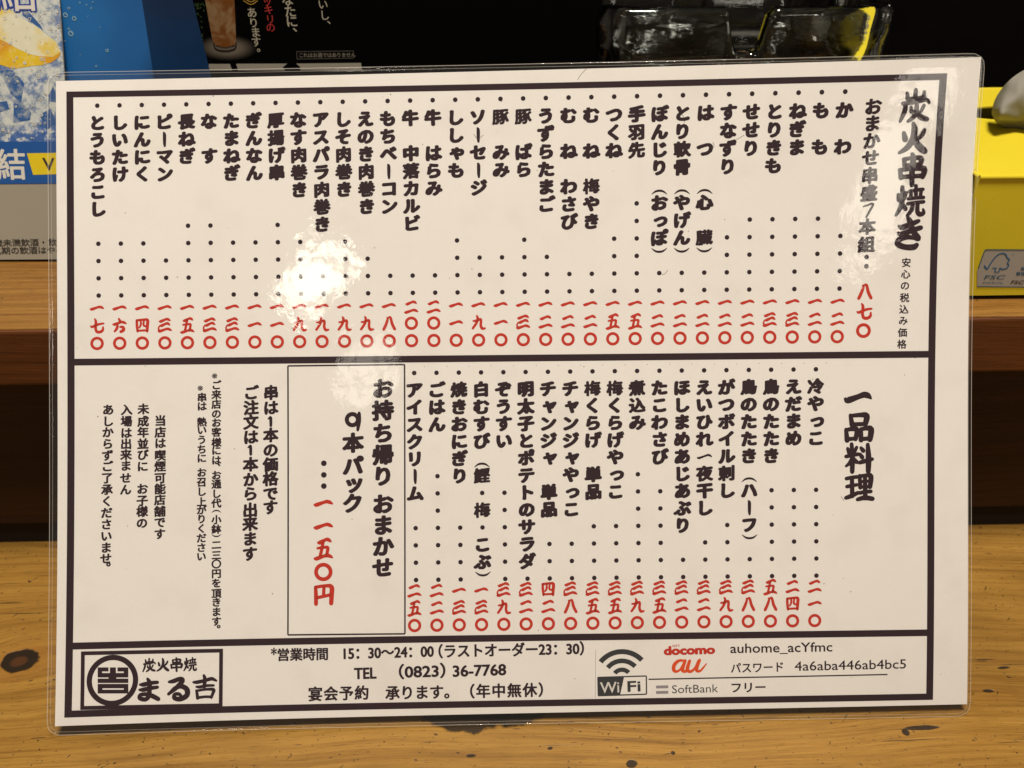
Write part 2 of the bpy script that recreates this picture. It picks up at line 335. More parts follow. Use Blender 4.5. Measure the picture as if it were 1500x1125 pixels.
# heading characters as brush strokes, unit box -0.5..0.5
STROKES = {
 '炭': [[(-.28,-.42,.04),(-.25,-.25,.055)],[(0,-.50,.05),(-.01,-.26,.055)],[(.28,-.44,.045),(.26,-.24,.05)],[(-.27,-.24,.05),(.0,-.25,.045),(.3,-.28,.05)],
       [(-.40,-.10,.05),(0,-.13,.05),(.36,-.20,.05),(.47,-.10,.035)],[(-.30,-.10,.055),(-.33,.15,.06),(-.46,.45,.04)],
       [(-.12,.02,.04),(-.10,.16,.055)],[(.30,-.02,.045),(.22,.14,.045)],[(.06,-.06,.05),(.06,.12,.06),(-.02,.32,.06),(-.20,.46,.04)],[(.06,.10,.04),(.20,.32,.07),(.42,.40,.06)]],
 '火': [[(-.32,-.18,.05),(-.26,.02,.075)],[(.36,-.26,.05),(.28,-.10,.06),(.14,.03,.05)],[(-.02,-.47,.05),(.03,-.30,.075),(.0,.0,.08),(-.18,.28,.07),(-.44,.44,.04)],[(.03,-.02,.05),(.18,.22,.085),(.40,.40,.08)]],
 '串': [[(-.28,-.34,.05),(-.26,-.14,.06)],[(-.30,-.34,.05),(0,-.38,.05),(.29,-.36,.065),(.26,-.16,.06)],[(-.24,-.15,.05),(.24,-.18,.05)],
       [(-.40,.00,.05),(-.36,.24,.065)],[(-.42,.0,.05),(0,-.04,.055),(.40,-.03,.075),(.36,.22,.065)],[(-.34,.22,.055),(.34,.19,.055)],[(-.02,-.50,.05),(.02,-.35,.07),(.0,.1,.07),(.02,.48,.06)]],
 '焼': [[(-.40,-.22,.045),(-.38,-.05,.06)],[(-.14,-.28,.045),(-.20,-.08,.045)],[(-.28,-.46,.05),(-.26,-.1,.065),(-.32,.2,.06),(-.46,.44,.04)],[(-.26,.06,.04),(-.15,.24,.06)],
       [(-.04,-.32,.045),(.2,-.36,.045),(.42,-.38,.045)],[(.18,-.50,.045),(.19,-.20,.05)],[(.02,-.30,.045),(.02,-.12,.045)],[(.36,-.32,.045),(.34,-.14,.045)],
       [(-.06,-.08,.045),(.2,-.11,.045),(.45,-.12,.045)],[(-.08,.08,.045),(.2,.04,.045),(.46,.02,.045)],[(.1,.08,.05),(.06,.28,.055),(-.08,.46,.04)],[(.26,.06,.05),(.26,.32,.055),(.34,.42,.06),(.47,.38,.05),(.45,.26,.03)]],
 'き': [[(-.36,-.22,.04),(-.24,-.18,.07),(.1,-.30,.065),(.30,-.38,.05)],[(-.38,.00,.04),(-.26,.04,.07),(.1,-.08,.065),(.38,-.16,.06)],[(-.06,-.48,.05),(.02,-.34,.075),(.12,-.05,.075),(.32,.18,.065),(.24,.22,.04)],
       [(.26,.20,.04),(-.05,.14,.06),(-.34,.22,.07),(-.38,.36,.075),(-.15,.46,.07),(.15,.47,.075),(.26,.40,.06)]],
 '一': [[(-.45,.06,.05),(-.36,.10,.085),(0,-.02,.07),(.22,-.09,.08),(.36,-.05,.075),(.46,.04,.03)]],
 '品': [[(-.30,-.44,.05),(-.24,-.10,.07)],[(-.30,-.42,.05),(.05,-.45,.06),(.28,-.42,.08),(.24,-.14,.07)],[(-.22,-.12,.055),(.22,-.13,.055)],
       [(-.46,.06,.05),(-.42,.44,.07)],[(-.46,.08,.05),(-.24,.04,.06),(-.06,.08,.07),(-.12,.40,.06)],[(-.40,.40,.055),(-.12,.38,.05)],
       [(.08,.04,.05),(.08,.44,.065)],[(.08,.06,.05),(.26,.02,.06),(.44,.06,.08),(.40,.42,.07)],[(.10,.40,.055),(.40,.38,.055)]],
 '料': [[(-.40,-.34,.045),(-.34,-.18,.06)],[(-.08,-.38,.045),(-.16,-.2,.045)],[(-.46,-.06,.05),(-.25,-.10,.05),(-.02,-.14,.05)],[(-.26,-.50,.05),(-.23,0,.065),(-.24,.48,.06)],[(-.26,.02,.045),(-.34,.18,.05),(-.46,.28,.035)],[(-.2,.0,.045),(-.08,.14,.055)],
       [(.08,-.36,.045),(.16,-.26,.06)],[(.04,-.14,.045),(.12,-.03,.06)],[(.02,.16,.05),(.25,.10,.06),(.48,.04,.05)],[(.32,-.48,.05),(.35,0,.075),(.34,.48,.065)]],
 '理': [[(-.46,-.34,.05),(-.26,-.38,.05),(-.06,-.40,.05)],[(-.44,-.06,.05),(-.26,-.09,.05),(-.08,-.12,.045)],[(-.26,-.36,.055),(-.25,.28,.06)],[(-.48,.34,.05),(-.3,.28,.06),(-.04,.16,.05)],
       [(.02,-.44,.05),(.04,-.02,.055)],[(.02,-.42,.05),(.25,-.45,.05),(.42,-.42,.07),(.39,-.04,.06)],[(.06,-.23,.04),(.38,-.25,.04)],[(.06,-.04,.045),(.38,-.05,.045)],[(.21,-.42,.055),(.22,.36,.06)],[(.02,.17,.05),(.22,.13,.05),(.42,.12,.05)],[(-.06,.40,.05),(.2,.34,.065),(.48,.38,.06)]],
 'ま': [[(-.34,-.22,.04),(-.2,-.22,.07),(.1,-.28,.065),(.36,-.30,.055)],[(-.36,.0,.04),(-.2,.0,.07),(.1,-.06,.065),(.36,-.09,.055)],[(-.04,-.46,.045),(.04,-.3,.07),(.04,.0,.075),(.02,.28,.07),(-.12,.42,.07),(-.34,.36,.07),(-.32,.22,.06),(-.08,.20,.065),(.16,.28,.075),(.40,.42,.07)]],
 'る': [[(-.34,-.30,.045),(-.16,-.33,.07),(.1,-.42,.07),(.20,-.34,.08),(.0,-.08,.075),(-.36,.22,.05)],[(-.36,.24,.04),(-.12,.0,.07),(.14,-.10,.075),(.38,.04,.085),(.38,.30,.085),(.12,.45,.08),(-.12,.40,.07),(-.10,.24,.06),(.08,.24,.055),(.16,.36,.05)]],
 '吉': [[(-.46,-.24,.04),(-.3,-.24,.06),(0,-.30,.055),(.28,-.37,.06),(.47,-.28,.035)],[(-.04,-.52,.045),(.0,-.38,.06),(-.02,-.04,.06)],[(-.34,-.04,.035),(-.2,-.03,.05),(.1,-.08,.045),(.36,-.08,.04)],[(-.34,.12,.04),(-.31,.28,.05),(-.29,.46,.05)],[(-.30,.13,.042),(.05,.08,.042),(.36,.10,.055),(.33,.26,.05),(.27,.44,.045)],[(-.26,.43,.045),(.0,.40,.042),(.28,.41,.045)]],
}
def heading_char(mb, ch, u, v, s, lift, wx=1.0, fat=1.0):
    for i, st in enumerate(STROKES[ch]):
        mb.brush(SH, [(u+x*s*wx, v+y*s, w*s*fat) for x, y, w in st], lift+i*.003)

# ------------------------------------------------------------------ surroundings
k1 = spot(33, 968, 2, 0); k2 = spot(700, 1052, 2, 0)
table_m = wood('oiled_table_wood', (.370, .202, .040), (.265, .132, .022), (.085, .034, .006),
               knots=[(k1[0]-.001, k1[1], .0056, .85)],
               marks=[(k2[0]-.004, k2[1]+.0015, .0150, .0075, -.05), (k2[0]+.013, k2[1]+.0015, .0105, .0050, .15),
                      (*spot(1352, 1066, 2, 0)[:2], .0062, .0009, .03), (*spot(1327, 1073, 2, 0)[:2], .0013, .0014, 0.3),
                      (*spot(925, 1119, 2, 0)[:2], .0020, .0016, .2), (*spot(806, 1096, 2, 0)[:2], .0009, .0006, .3),
                      (*spot(690, 1107, 2, 0)[:2], .0016, .0006, 0), (*spot(986, 1103, 2, 0)[:2], .0007, .0007, 0),
                      (*spot(1447, 1012, 2, 0)[:2], .0020, .0007, 0), (*spot(1470, 978, 2, 0)[:2], .0024, .0006, .1)])
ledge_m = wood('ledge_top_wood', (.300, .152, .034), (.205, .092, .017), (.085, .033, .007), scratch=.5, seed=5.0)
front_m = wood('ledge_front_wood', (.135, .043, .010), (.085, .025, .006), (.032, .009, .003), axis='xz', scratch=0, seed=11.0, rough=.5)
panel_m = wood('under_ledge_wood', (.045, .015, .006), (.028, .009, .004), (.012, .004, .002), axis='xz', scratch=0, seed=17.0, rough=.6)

v, f = boxmesh(-.6, .6, -.35, .2955, -.03, 0)
top = meshobj('counter_top', v, f, table_m); top['kind'] = 'structure'
ED, EZ = .2745, .1107
# ledge board: pale worn top, dark front
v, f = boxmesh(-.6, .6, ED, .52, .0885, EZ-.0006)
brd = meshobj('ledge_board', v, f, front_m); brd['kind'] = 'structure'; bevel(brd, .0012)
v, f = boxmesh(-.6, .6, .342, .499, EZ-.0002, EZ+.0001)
mt_ = meshobj('added_black_sheet', v, f, simple('black_sheet', (.008, .007, .006), .8, nz=.3, scale=200, spec=.15)); mt_['kind'] = 'structure'  # added black sheet, keeps what shows through the ashtrays dark
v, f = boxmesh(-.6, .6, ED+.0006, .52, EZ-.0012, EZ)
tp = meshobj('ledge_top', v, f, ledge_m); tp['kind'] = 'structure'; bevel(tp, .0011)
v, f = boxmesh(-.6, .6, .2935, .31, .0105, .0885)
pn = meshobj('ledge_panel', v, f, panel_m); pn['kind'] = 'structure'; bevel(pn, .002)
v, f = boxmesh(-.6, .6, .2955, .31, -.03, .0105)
kp = meshobj('ledge_gap_shade', v, f, simple('gap_shadow_wood', (.012, .007, .004), .8)); kp['kind'] = 'structure'  # near-black colour carries the shade of the gap below the panel
bw_m = simple('dark_partition', (.0035, .0025, .002), .9, nz=.4, scale=60, spec=.03)
v, f = boxmesh(-.6, .6, .50, .512, EZ+.0002, .62)
bw = meshobj('back_wall', v, f, bw_m); bw['kind'] = 'structure'

# ------------------------------------------------------------------ the laminated menu
menu = thing('laminated_menu', 'laminated white menu sheet of vertical Japanese text with red prices, leaning on the ledge', 'menu', tuple(SH.S(148, 210)))
# paper
m, N, L, B = mat('menu_paper'); g = NG(m)
pz = g.pos(); n1 = g.noise(pz, 14, 3); n2 = g.noise(pz, 900, 3); n3 = g.noise(pz, 70, 4)
c = g.mix(n1, (.76, .735, .70), (.80, .78, .745)); c = g.mix(g.m('MULTIPLY', g.step(n2, .45, .75), .10), c, (.66, .64, .60))
c = g.mix(g.m('MULTIPLY', g.step(n3, .48, .78), .42), c, (.70, .66, .635))
n4 = g.noise(pz, 33, 5, .6); c = g.mix(g.m('MULTIPLY', g.step(n4, .55, .75), .30), c, (.67, .655, .575))
L.new(c, B.inputs['Base Color']); B.inputs['Roughness'].default_value = .9; B.inputs['Specular IOR Level'].default_value = .1
paper_m = m
ink = simple('menu_black_ink', (.030, .016, .021), .75, spec=.1)
red = simple('menu_red_ink', (.50, .036, .020), .75, spec=.1)
pc = [SH.inv(*q) for q in ((81.8, 118.7), (1437.5, 83.5), (1416.5, 1031.5), (80.5, 1063.9))]
mb = MB(); mb.quadgrid(SH, pc, 90, 64, 0.0)
paper = mb.build('paper', paper_m, menu, True)
FX0, FX1, FY0, FY1, FM, FB = 3.02, 286.086, 4.533, 207.233, 93.007, 184.699
BW = 2.3; LI = .035
def bar(mb, u0, v0, u1, v1, lift=LI):
    nu = max(1, int(abs(u1-u0)/5)); nv = max(1, int(abs(v1-v0)/5))
    mb.quadgrid(SH, [(u0, v0), (u1, v0), (u1, v1), (u0, v1)], nu, nv, lift)
mb = MB()
bar(mb, FX0, FY0, FX1, FY0+1.95); bar(mb, FX0, FY1-2.15, FX1, FY1)
bar(mb, FX0, FY0+1.95, FX0+BW, FY1-2.15); bar(mb, FX1-BW, FY0+1.95, FX1, FY1-2.15)
bar(mb, FX0+BW, FM-1.1, FX1-BW, FM+1.1); bar(mb, FX0+BW, FB-1.1, FX1-BW, FB+1.1)
mb.build('border_frame', ink, menu)

TOP = [('か わ', 8, '一二〇'), ('も も', 7, '一二〇'), ('ねぎま', 7, '一三〇'), ('とりきも', 7, '一三〇'), ('せせり', 7, '一二〇'), ('すなずり', 8, '一二〇'),
       ('は つ （心 臓）', 10, '一二〇'), ('とり軟骨（やげん）', 10, '一二〇'), ('ぼんじり（おっぽ）', 10, '一二〇'), ('手羽先', 6, '一五〇'), ('つくね', 8, '一五〇'),
       ('む ね 梅やき', 10, '一二〇'), ('む ね わさび', 10, '一二〇'), ('うずらたまご', 9, '一二〇'), ('豚 ばら', 8, '一三〇'), ('豚 みみ', 9, '一一〇'), ('ソーセージ', 9, '一九〇'),
       ('ししゃも', 8, '一一〇'), ('牛 はらみ', 10, '二〇〇'), ('牛 中落カルビ', 10, '二〇〇'), ('もちベーコン', 10, '一八〇'), ('えのき肉巻き', 9, '一九〇'), ('しそ肉巻き', 8, '一九〇'),
       ('アスパラ肉巻き', 10, '一九〇'), ('なす肉巻き', 8, '一九〇'), ('厚揚げ串', 7, '一一〇'), ('ぎんなん', 8, '一一〇'), ('たまねぎ', 8, '一三〇'), ('な す', 7, '一三〇'),
       ('長ねぎ', 7, '一五〇'), ('ピーマン', 9, '一三〇'), ('にんにく', 8, '一四〇'), ('しいたけ', 8, '一六〇'), ('とうもろこし', 8, '一七〇')]
LOW = [('冷やっこ', 7, '二一〇'), ('えだまめ', 7, '二四〇'), ('鳥のたたき', 7, '五八〇'), ('鳥のたたき（ハーフ）', 11, '三八〇'), ('がつボイル刺し', 9, '三九〇'), ('えいひれ一夜干し', 10, '三二〇'),
       ('ほしまめあじあぶり', 11, '三二〇'), ('たこわさび', 7, '三五〇'), ('煮込み', 6, '三九〇'), ('梅くらげやっこ', 9, '三五〇'), ('梅くらげ 単品', 9, '三五〇'), ('チャンジャやっこ', 10, '三八〇'),
       ('チャンジャ 単品', 10, '四二〇'), ('明太子とポテトのサラダ', 12, '三二〇'), ('ぞうすい', 7, '三九〇'), ('白むすび（鰹・梅・こぶ）', 99, '一三〇'), ('焼きおにぎり', 9, '一三〇'), ('ごはん', 6, '二二〇'), ('アイスクリーム', 9, '二五〇')]
OFF, BR, JT = .036, .085, .009
def weight(ch):
    if ord(ch) < 0x4e00: return .080
    n = len(glyph(ch)[0]); return .088 if n < 60 else (.070 if n < 110 else .054)
def arc(mb, u, v, s, up):
    k = 1 if up else -1
    mb.brush(SH, [(u-.48*s, v+.13*s*k, .02*s), (u-.25*s, v-.04*s*k, .06*s), (u, v-.09*s*k, .07*s), (u+.25*s, v-.04*s*k, .06*s), (u+.48*s, v+.13*s*k, .02*s)], LI)
def column(text, first, price, u, v0, c, last, price_rows, size=5.2):
    mb = MB()
    mb.disc(SH, u, v0, .76, LI)
    for k, ch in enumerate(text, 1):
        if ch == '（': arc(mb, u, v0+c*(k+.38), size*.98, True)
        elif ch == '）': arc(mb, u, v0+c*(k-.30), size*.98, False)
        elif ch == '・': mb.disc(SH, u, v0+c*k, .76, LI)
        elif ch == '一': heading_char(mb, '一', u, v0+c*k, size*.98, LI, 1, .9)
        elif ch == 'ー': mb.brush(SH, [(u-.05*size, v0+c*k-.42*size, .06*size), (u, v0+c*k-.3*size, .105*size), (u, v0+c*k+.2*size, .10*size), (u+.01*size, v0+c*k+.42*size, .07*size)], LI)
        else: put(mb, SH, ch, u-.05, v0+c*k-.1, size*(.97 if ch > '一' else 1.0), LI, weight(ch), BR, 0, 1.06, JT)
    mb.build('menu_item', ink, menu)
    mb = MB()
    for k in range(first, last+1): mb.disc(SH, u, v0+c*k, .76, LI)
    if first <= last: mb.build('leader_dots', ink, menu)
    mb = MB()
    for ch, r in zip(price, price_rows): price_char(mb, ch, u-.55, v0+c*r, 5.0, LI)
    mb.build('price', red, menu)
for i, (t, first, pr) in enumerate(TOP): column(t, first, pr, 254.721-7.319*i, 9.298, 5.641, 11, (11.72, 12.75, 13.76) if pr[0] != '二' else (11.82, 12.75, 13.76))
for i, (t, first, pr) in enumerate(LOW): column(t, first, pr, 247.231-7.301*i, 97.565, 5.647, 12, (12.62, 13.62, 14.62))

def vchars(name, m, items, size, off=.03, brush=.06, wx=1.04, jit=.006, white=None):
    """items: (char, x, y) with positions read off the photograph"""
    mb = MB(); s = size*SH.scale
    for ch, x, y in items:
        u, v = SH.inv(x, y)
        if ch == '•': mb.disc(SH, u, v, s*.15, LI)
        elif ch in '（）': arc(mb, u, v, s, ch == '（')
        elif m is red: price_char(mb, ch, u, v, s, LI)
        elif ch == '7': mb.brush(SH, [(u-.30*s, v-.22*s, .04*s), (u-.05*s, v-.30*s, .06*s), (u+.3*s, v-.38*s, .07*s), (u+.1*s, v+.05*s, .075*s), (u-.1*s, v+.42*s, .06*s)], LI)
        elif ch == '9': mb.disc(SH, u-.06*s, v-.08*s, .38*s, LI, 20, .17*s); mb.brush(SH, [(u+.28*s, v-.4*s, .08*s), (u+.26*s, v, .11*s), (u+.20*s, v+.44*s, .07*s)], LI+.003)
        elif ch == '1': mb.brush(SH, [(u-.17*s, v-.16*s, .05*s), (u-.02*s, v-.28*s, .08*s), (u, v-.1*s, .105*s), (u, v+.30*s, .095*s)], LI)
        else: put(mb, SH, ch, u, v, s, LI, off, brush, 0, wx, jit)
    return mb.build(name, m, menu)
# headings
mb = MB()
for ch, x, y in (('炭', 1340, 156), ('火', 1337.5, 203), ('串', 1336, 249), ('焼', 1333, 295), ('き', 1332, 341)):
    heading_char(mb, ch, *SH.inv(x, y), 44.5*SH.scale, LI, .96, 1.36)
mb.build('heading', ink, menu)
mb = MB()
for ch, x, y in (('一', 1257, 582), ('品', 1258, 626.5), ('料', 1258, 671), ('理', 1258.5, 715)):
    heading_char(mb, ch, *SH.inv(x, y), 42*SH.scale, LI, .98, 1.38)
mb.build('heading', ink, menu)
vchars('menu_item', ink, [(c, 1279-10*i/8, y) for i, (c, y) in enumerate(zip('おまかせ串盛7本組', (156, 180.5, 206, 231, 257, 283, 308, 332, 358)))]+[('•', 1269.5, 376.5), ('•', 1269, 390)], 24, .058, .07, 1.03)
vchars('price', red, [('八', 1267, 427), ('七', 1266, 456), ('〇', 1265, 484)], 25)
vchars('small_note', ink, list(zip('安心の税込み価格', (1327.6, 1326.6, 1325.6, 1325, 1324, 1323, 1322, 1321), (384.6, 401.5, 418.3, 436, 453, 469.5, 487, 504))), 14, .028, .0, 1, 0)
# take-away box
tb = [SH.inv(*q) for q in ((421.8, 536), (592.6, 534), (593.2, 928.4), (421.8, 930))]
mb = MB()
for k in range(4):
    a, b = tb[k], tb[(k+1) % 4]
    mb.line(SH, a, b, .5, LI+.002*k)
mb.build('take_away_frame', ink, menu)
vchars('take_away_text', ink, [(c, 561, y) for c, y in zip('お持ち帰りおまかせ', (569, 601, 634, 666, 697, 738, 769, 800, 831))], 30.5, .064, .07)
vchars('take_away_text', ink, [('9', 518, 617), ('本', 517.2, 648.5), ('パ', 517, 682), ('ッ', 516, 709), ('ク', 516.6, 737), ], 30, .064, .07)
mb = MB()
for y in (678.6, 695.6, 712): mb.disc(SH, *SH.inv(474.4, y), .93, LI, 18)
mb.build('take_away_dots', ink, menu)
vchars('price', red, [('一', 474, 737), ('一', 474, 770.5), ('五', 474, 803.5), ('〇', 474, 837.5), ('円', 474, 871)], 31)
# notes at the left
def note(text, xs, ys, size, off=.046, brush=.03, jit=.004):
    it = [(c, xs[0]+(xs[1]-xs[0])*i/max(1, len(text)-1), y) for i, (c, y) in enumerate(zip(text, ys))]
    vchars('note_line', ink, it, size, off, brush, 1.03, jit)
note('串は1本の価格です', (397, 396), (575, 597, 617, 637, 659, 680, 701, 723, 743), 22, .056, .07, .008)
note('ご注文は1本から出来ます', (368, 366), (575, 597, 618, 640, 659, 680, 702, 723, 747, 767, 789, 811), 22, .056, .07, .008)
note('※ご来店のお客様には、お通し代（小鉢）二三〇円を頂きます。', (317, 317), (550, 564, 578, 592, 606, 619, 633, 648, 660, 674, 684, 696, 709, 723, 737, 749, 761, 775, 784.5, 798, 813, 826, 840, 854, 869, 882, 896, 910, 921.5), 14.2, .045)
note('※串は 熱いうちに お召し上がりください', (296, 295), (568, 582, 595, 605, 618, 630, 644, 658, 671, 680, 692, 706, 720, 735, 747, 760, 774, 788, 802, 815), 14.2, .045)
note('当店は喫煙可能店舗です', (235, 234), (616, 633, 649, 667, 683, 700, 716, 732, 749, 765, 782), 16.5)
note('未成年並びに お子様の', (210, 208), (599, 617, 633, 650, 666, 683, 700, 716, 733, 749, 766), 16.5)
note('入場は出来ません', (185.5, 184), (600, 617, 634, 650, 666, 682, 700, 717), 16.5)
note('あしからずご了承くださいませ。', (158.5, 155), (600, 617, 633, 650, 667, 683, 700, 717, 734, 751, 768, 785, 802, 818, 831), 16.5)
# logo box with the ringed square seal
mb = MB()
lo = [SH.inv(*q) for q in ((121.5, 957), (324, 953), (323.3, 1033), (120.5, 1037))]
for k in range(4):
    a, b = np.array(lo[k]), np.array(lo[(k+1) % 4]); d = (b-a)/np.linalg.norm(b-a)*.6
    mb.line(SH, a-d, b+d, 1.22, LI+.003*k)
mb.disc(SH, *SH.inv(164.8, 996.6), 8.15, LI, 48, 6.45)
mb.build('logo_frame', ink, menu)
mb = MB()
def lg(x, y): return SH.inv(115+x/6.818, 945+y/6.818)
def lbar(x0, y0, x1, y1):
    mb.quadgrid(SH, [lg(x0, y0), lg(x1, y0), lg(x1, y1), lg(x0, y1)], 2, 1, LI+.013)
lbar(192, 222, 300, 262); lbar(390, 222, 498, 262)             # upper corners
lbar(192, 262, 236, 322); lbar(452, 262, 498, 322); lbar(236, 278, 452, 322)
lbar(314, 222, 374, 278); lbar(300, 322, 378, 334); lbar(192, 334, 498, 377)
lbar(192, 387, 498, 430); lbar(192, 430, 240, 445); lbar(452, 430, 498, 445); lbar(192, 445, 498, 482)
mb.build('logo_seal', ink, menu)
mb = MB()
for ch, x, y in (('炭', 218.5, 974.5), ('火', 238.5, 974), ('串', 258.5, 973.5), ('焼', 278.5, 973.3)): heading_char(mb, ch, *SH.inv(x, y), 19.5*SH.scale, LI, .98, 1.3)
for ch, x, y in (('ま', 217.5, 1010), ('る', 260, 1008.7), ('吉', 300, 1007)): heading_char(mb, ch, *SH.inv(x, y), 33.5*SH.scale, LI, 1.06, 1.38)
mb.build('logo_text', ink, menu)
# footer
def frun(name, m, text, x0, y0, x1, y1, hpx, off=.0, slant=0, lift=LI, cap=.72):
    mb = MB(); run(mb, SH, text, SH.inv(x0, y0), SH.inv(x1, y1), hpx*SH.scale, lift, off, slant, cap); return mb.build(name, m, menu)
def hchars(name, text, x0, y0, x1, y1, size, off=.034):
    mb = MB(); n = len(text)
    for i, ch in enumerate(text):
        t = i/max(1, n-1); put(mb, SH, ch, *SH.inv(x0+(x1-x0)*t, y0+(y1-y0)*t), size*SH.scale, LI, off, 0, 1e-6, .98)
    return mb.build(name, ink, menu)
frun('footer_text', ink, '*', 397, 966, 405, 966, 17, .02)
hchars('footer_text', '営業時間', 415, 959, 472, 957.7, 19.5)
frun('footer_text', ink, '15：30〜24：00', 504, 965, 635, 961.5, 15.5, .038)
frun('footer_text', ink, '（ラストオーダー23：30）', 643, 962, 855, 957.5, 15.5, .038)
frun('footer_text', ink, 'TEL', 519.5, 994.5, 551, 993.5, 16.5, .038)
frun('footer_text', ink, '（0823）', 585, 992.5, 652, 990.5, 16.5, .038)
frun('footer_text', ink, '36-7768', 664, 991, 741, 988.5, 16.5, .038)
hchars('footer_text', '宴会予約', 462, 1016.5, 530, 1014.5, 22)
hchars('footer_text', '承ります。', 575, 1014.8, 661, 1013, 22)
hchars('footer_text', '（年中無休）', 685, 1012.5, 799, 1010, 22)
wm = simple('wifi_symbol_ink', (.035, .036, .040), .6)
mb = MB()
cx, cy = SH.inv(911, 994.5)
for j, (ro, ri) in enumerate(((44.5, 37), (30.5, 23.5), (17, 10.5))):
    vs = []; n = 14; tilt = -.03
    for k in range(n+1):
        a = math.radians(-90-49+98*k/n)+tilt; sc = SH.scale
        vs += [SH.S(cx+ro*sc*math.cos(a), cy+ro*sc*math.sin(a), LI), SH.S(cx+ri*sc*math.cos(a), cy+ri*sc*math.sin(a), LI)]
    mb.add(vs, [(2*k, 2*k+2, 2*k+3, 2*k+1) for k in range(n)])
def wp(x, y): return SH.inv(865+x/5.769, 935+y/5.769)
for a, b in (((62, 330), (472, 318)), ((472, 318), (473, 472)), ((473, 472), (66, 485)), ((66, 485), (62, 330))):
    mb.line(SH, wp(*a), wp(*b), .42, LI+.004)
mb.poly(SH, [wp(64, 330), wp(284, 324), (wp(250, 480)), wp(66, 485)], LI)
frun('wifi_text', simple('wifi_white', (.62, .60, .57), .7), 'Wi', 879.5, 1015, 907, 1014, 16.5, .012, lift=LI+.02)
frun('wifi_text', wm, 'Fi', 920, 1013, 938, 1012.2, 16, .03, lift=LI+.02)
mb.build('wifi_symbol', wm, menu)
frun('brand_text', red, 'docomo', 973.5, 959, 1046.5, 957, 12.5, .075)
frun('brand_text', red, 'NTT', 985.5, 948, 996, 947.7, 3.5, .02)
mb = MB()
def au(pts): mb.brush(SH, [(*wp(x, y), w) for x, y, w in pts], LI+.002*len(mb.f)/200)
au(((790, 188, .35), (745, 190, .5), (708, 225, .62), (704, 268, .6), (728, 280, .45), (760, 260, .35), (796, 196, .4)))
au(((800, 188, .5), (782, 240, .6), (776, 268, .6), (800, 280, .5), (822, 262, .35)))
au(((838, 190, .5), (822, 240, .6), (820, 270, .6), (848, 280, .5), (884, 250, .4), (914, 190, .5)))
au(((922, 184, .5), (900, 240, .6), (898, 272, .55), (925, 276, .4), (955, 245, .3), (980, 214, .2)))
mb.build('brand_text', simple('orange_ink', (.66, .075, .012), .7), menu)
frun('wifi_details', ink, 'auhome_acYfmc', 1070, 956.5, 1219, 954, 14.5, .014)
frun('wifi_details', ink, 'パスワード', 1071, 985, 1147, 982.8, 13.5, .02, cap=.80)
frun('wifi_details', ink, '4a6aba446ab4bc5', 1164, 982.5, 1327, 979, 14.5, .008)
frun('wifi_details', ink, 'フリー', 1072, 1013.5, 1121, 1012.5, 13.5, .03, cap=.80)
frun('brand_text', simple('grey_ink', (.06, .055, .06), .7), 'SoftBank', 984.5, 1015.5, 1052, 1013.8, 12.5, .0)
mb = MB(); mb.line(SH, SH.inv(950, 995), SH.inv(1300, 988), .42, LI); mb.build('rule_line', ink, menu)
mb = MB()
for y in (1006.3, 1014.3): mb.line(SH, SH.inv(961, y), SH.inv(979, y-.4), .95, LI)
mb.line(SH, SH.inv(872.5, 952), SH.inv(872, 1022), .12, LI)
mb.build('brand_bars', simple('grey_print', (.26, .235, .26), .7), menu)
# specks left by the copier
mb = MB()
for i in range(19): mb.disc(SH, 247.231-7.301*i+3.4+rnd.uniform(-.1, .1), 95.5, .14, LI, 6)
for i in range(60): mb.disc(SH, rnd.uniform(5, 292), rnd.uniform(2, 208), rnd.uniform(.08, .22), LI, 6)
for pts in (((694, 197), (700, 203), (708, 198)), ((1041, 219), (1046, 214), (1044, 208)), ((966, 399), (972, 402), (978, 396)), ((1078, 205), (1090, 198)), ((206, 751), (209, 758)), ((998, 166), (1003, 176), (999, 188)), ((860, 100), (852, 108), (846, 117)), ((1232, 727), (1236, 733))):
    mb.brush(SH, [(*SH.inv(*q), .07) for q in pts], LI)
mb.build('print_specks', simple('speck_ink', (.16, .13, .11), .8), menu)

# laminating film: one closed thin skin round the paper, with ridged edges
LC = [SH.inv(*q) for q in ((69.5, 106), (1444, 77.5), (1421, 1049), (68.5, 1078))]
def filmpoint(a, b, lift_in):
    """a,b measured in mm from the top-left corner along the edges"""
    s, t = a/WL, b/HL
    q = [(LC[0][k]*(1-s)+LC[1][k]*s)*(1-t)+(LC[3][k]*(1-s)+LC[2][k]*s)*t for k in (0, 1)]
    return q
WL = 300.0; HL = 213.0
edge = [0, .12, .3, .5, .7, .9, 1.15, 1.4, 1.7, 2.1, 2.6, 3.2, 4.0, 5.0]
def axisvals(Ln): return edge+[5+(Ln-10)*k/int((Ln-10)/2.4) for k in range(1, int((Ln-10)/2.4))]+[Ln-e for e in reversed(edge)]
AX, AY = axisvals(WL), axisvals(HL)
def prof(d):
    tab = [(0, .0), (.12, .10), (.3, .16), (.5, .05), (.7, .02), (.9, .10), (1.15, .02), (1.4, .01), (1.7, .03), (2.1, .055), (2.6, .07), (3.2, .10), (4, .115), (300, .115)]
    for (a, x), (b, y) in zip(tab, tab[1:]):
        if a <= d <= b: return x+(y-x)*(d-a)/(b-a)
    return .115
def rounded(a, b):
    R = 4.2; da = min(a, WL-a); db = min(b, HL-b)
    if da < R and db < R:
        x, y = R-da, R-db; h = math.hypot(x, y); k = max(x, y)/h if h > 1e-9 else 1
        x *= k; y *= k; da, db = R-x, R-y
        a = da if a < WL/2 else WL-da; b = db if b < HL/2 else HL-db
        dd = R-math.hypot(x, y)
    else: dd = min(da, db)
    return a, b, max(dd, 0)
mb = MB(); nx, ny = len(AX), len(AY)
front, back = [], []
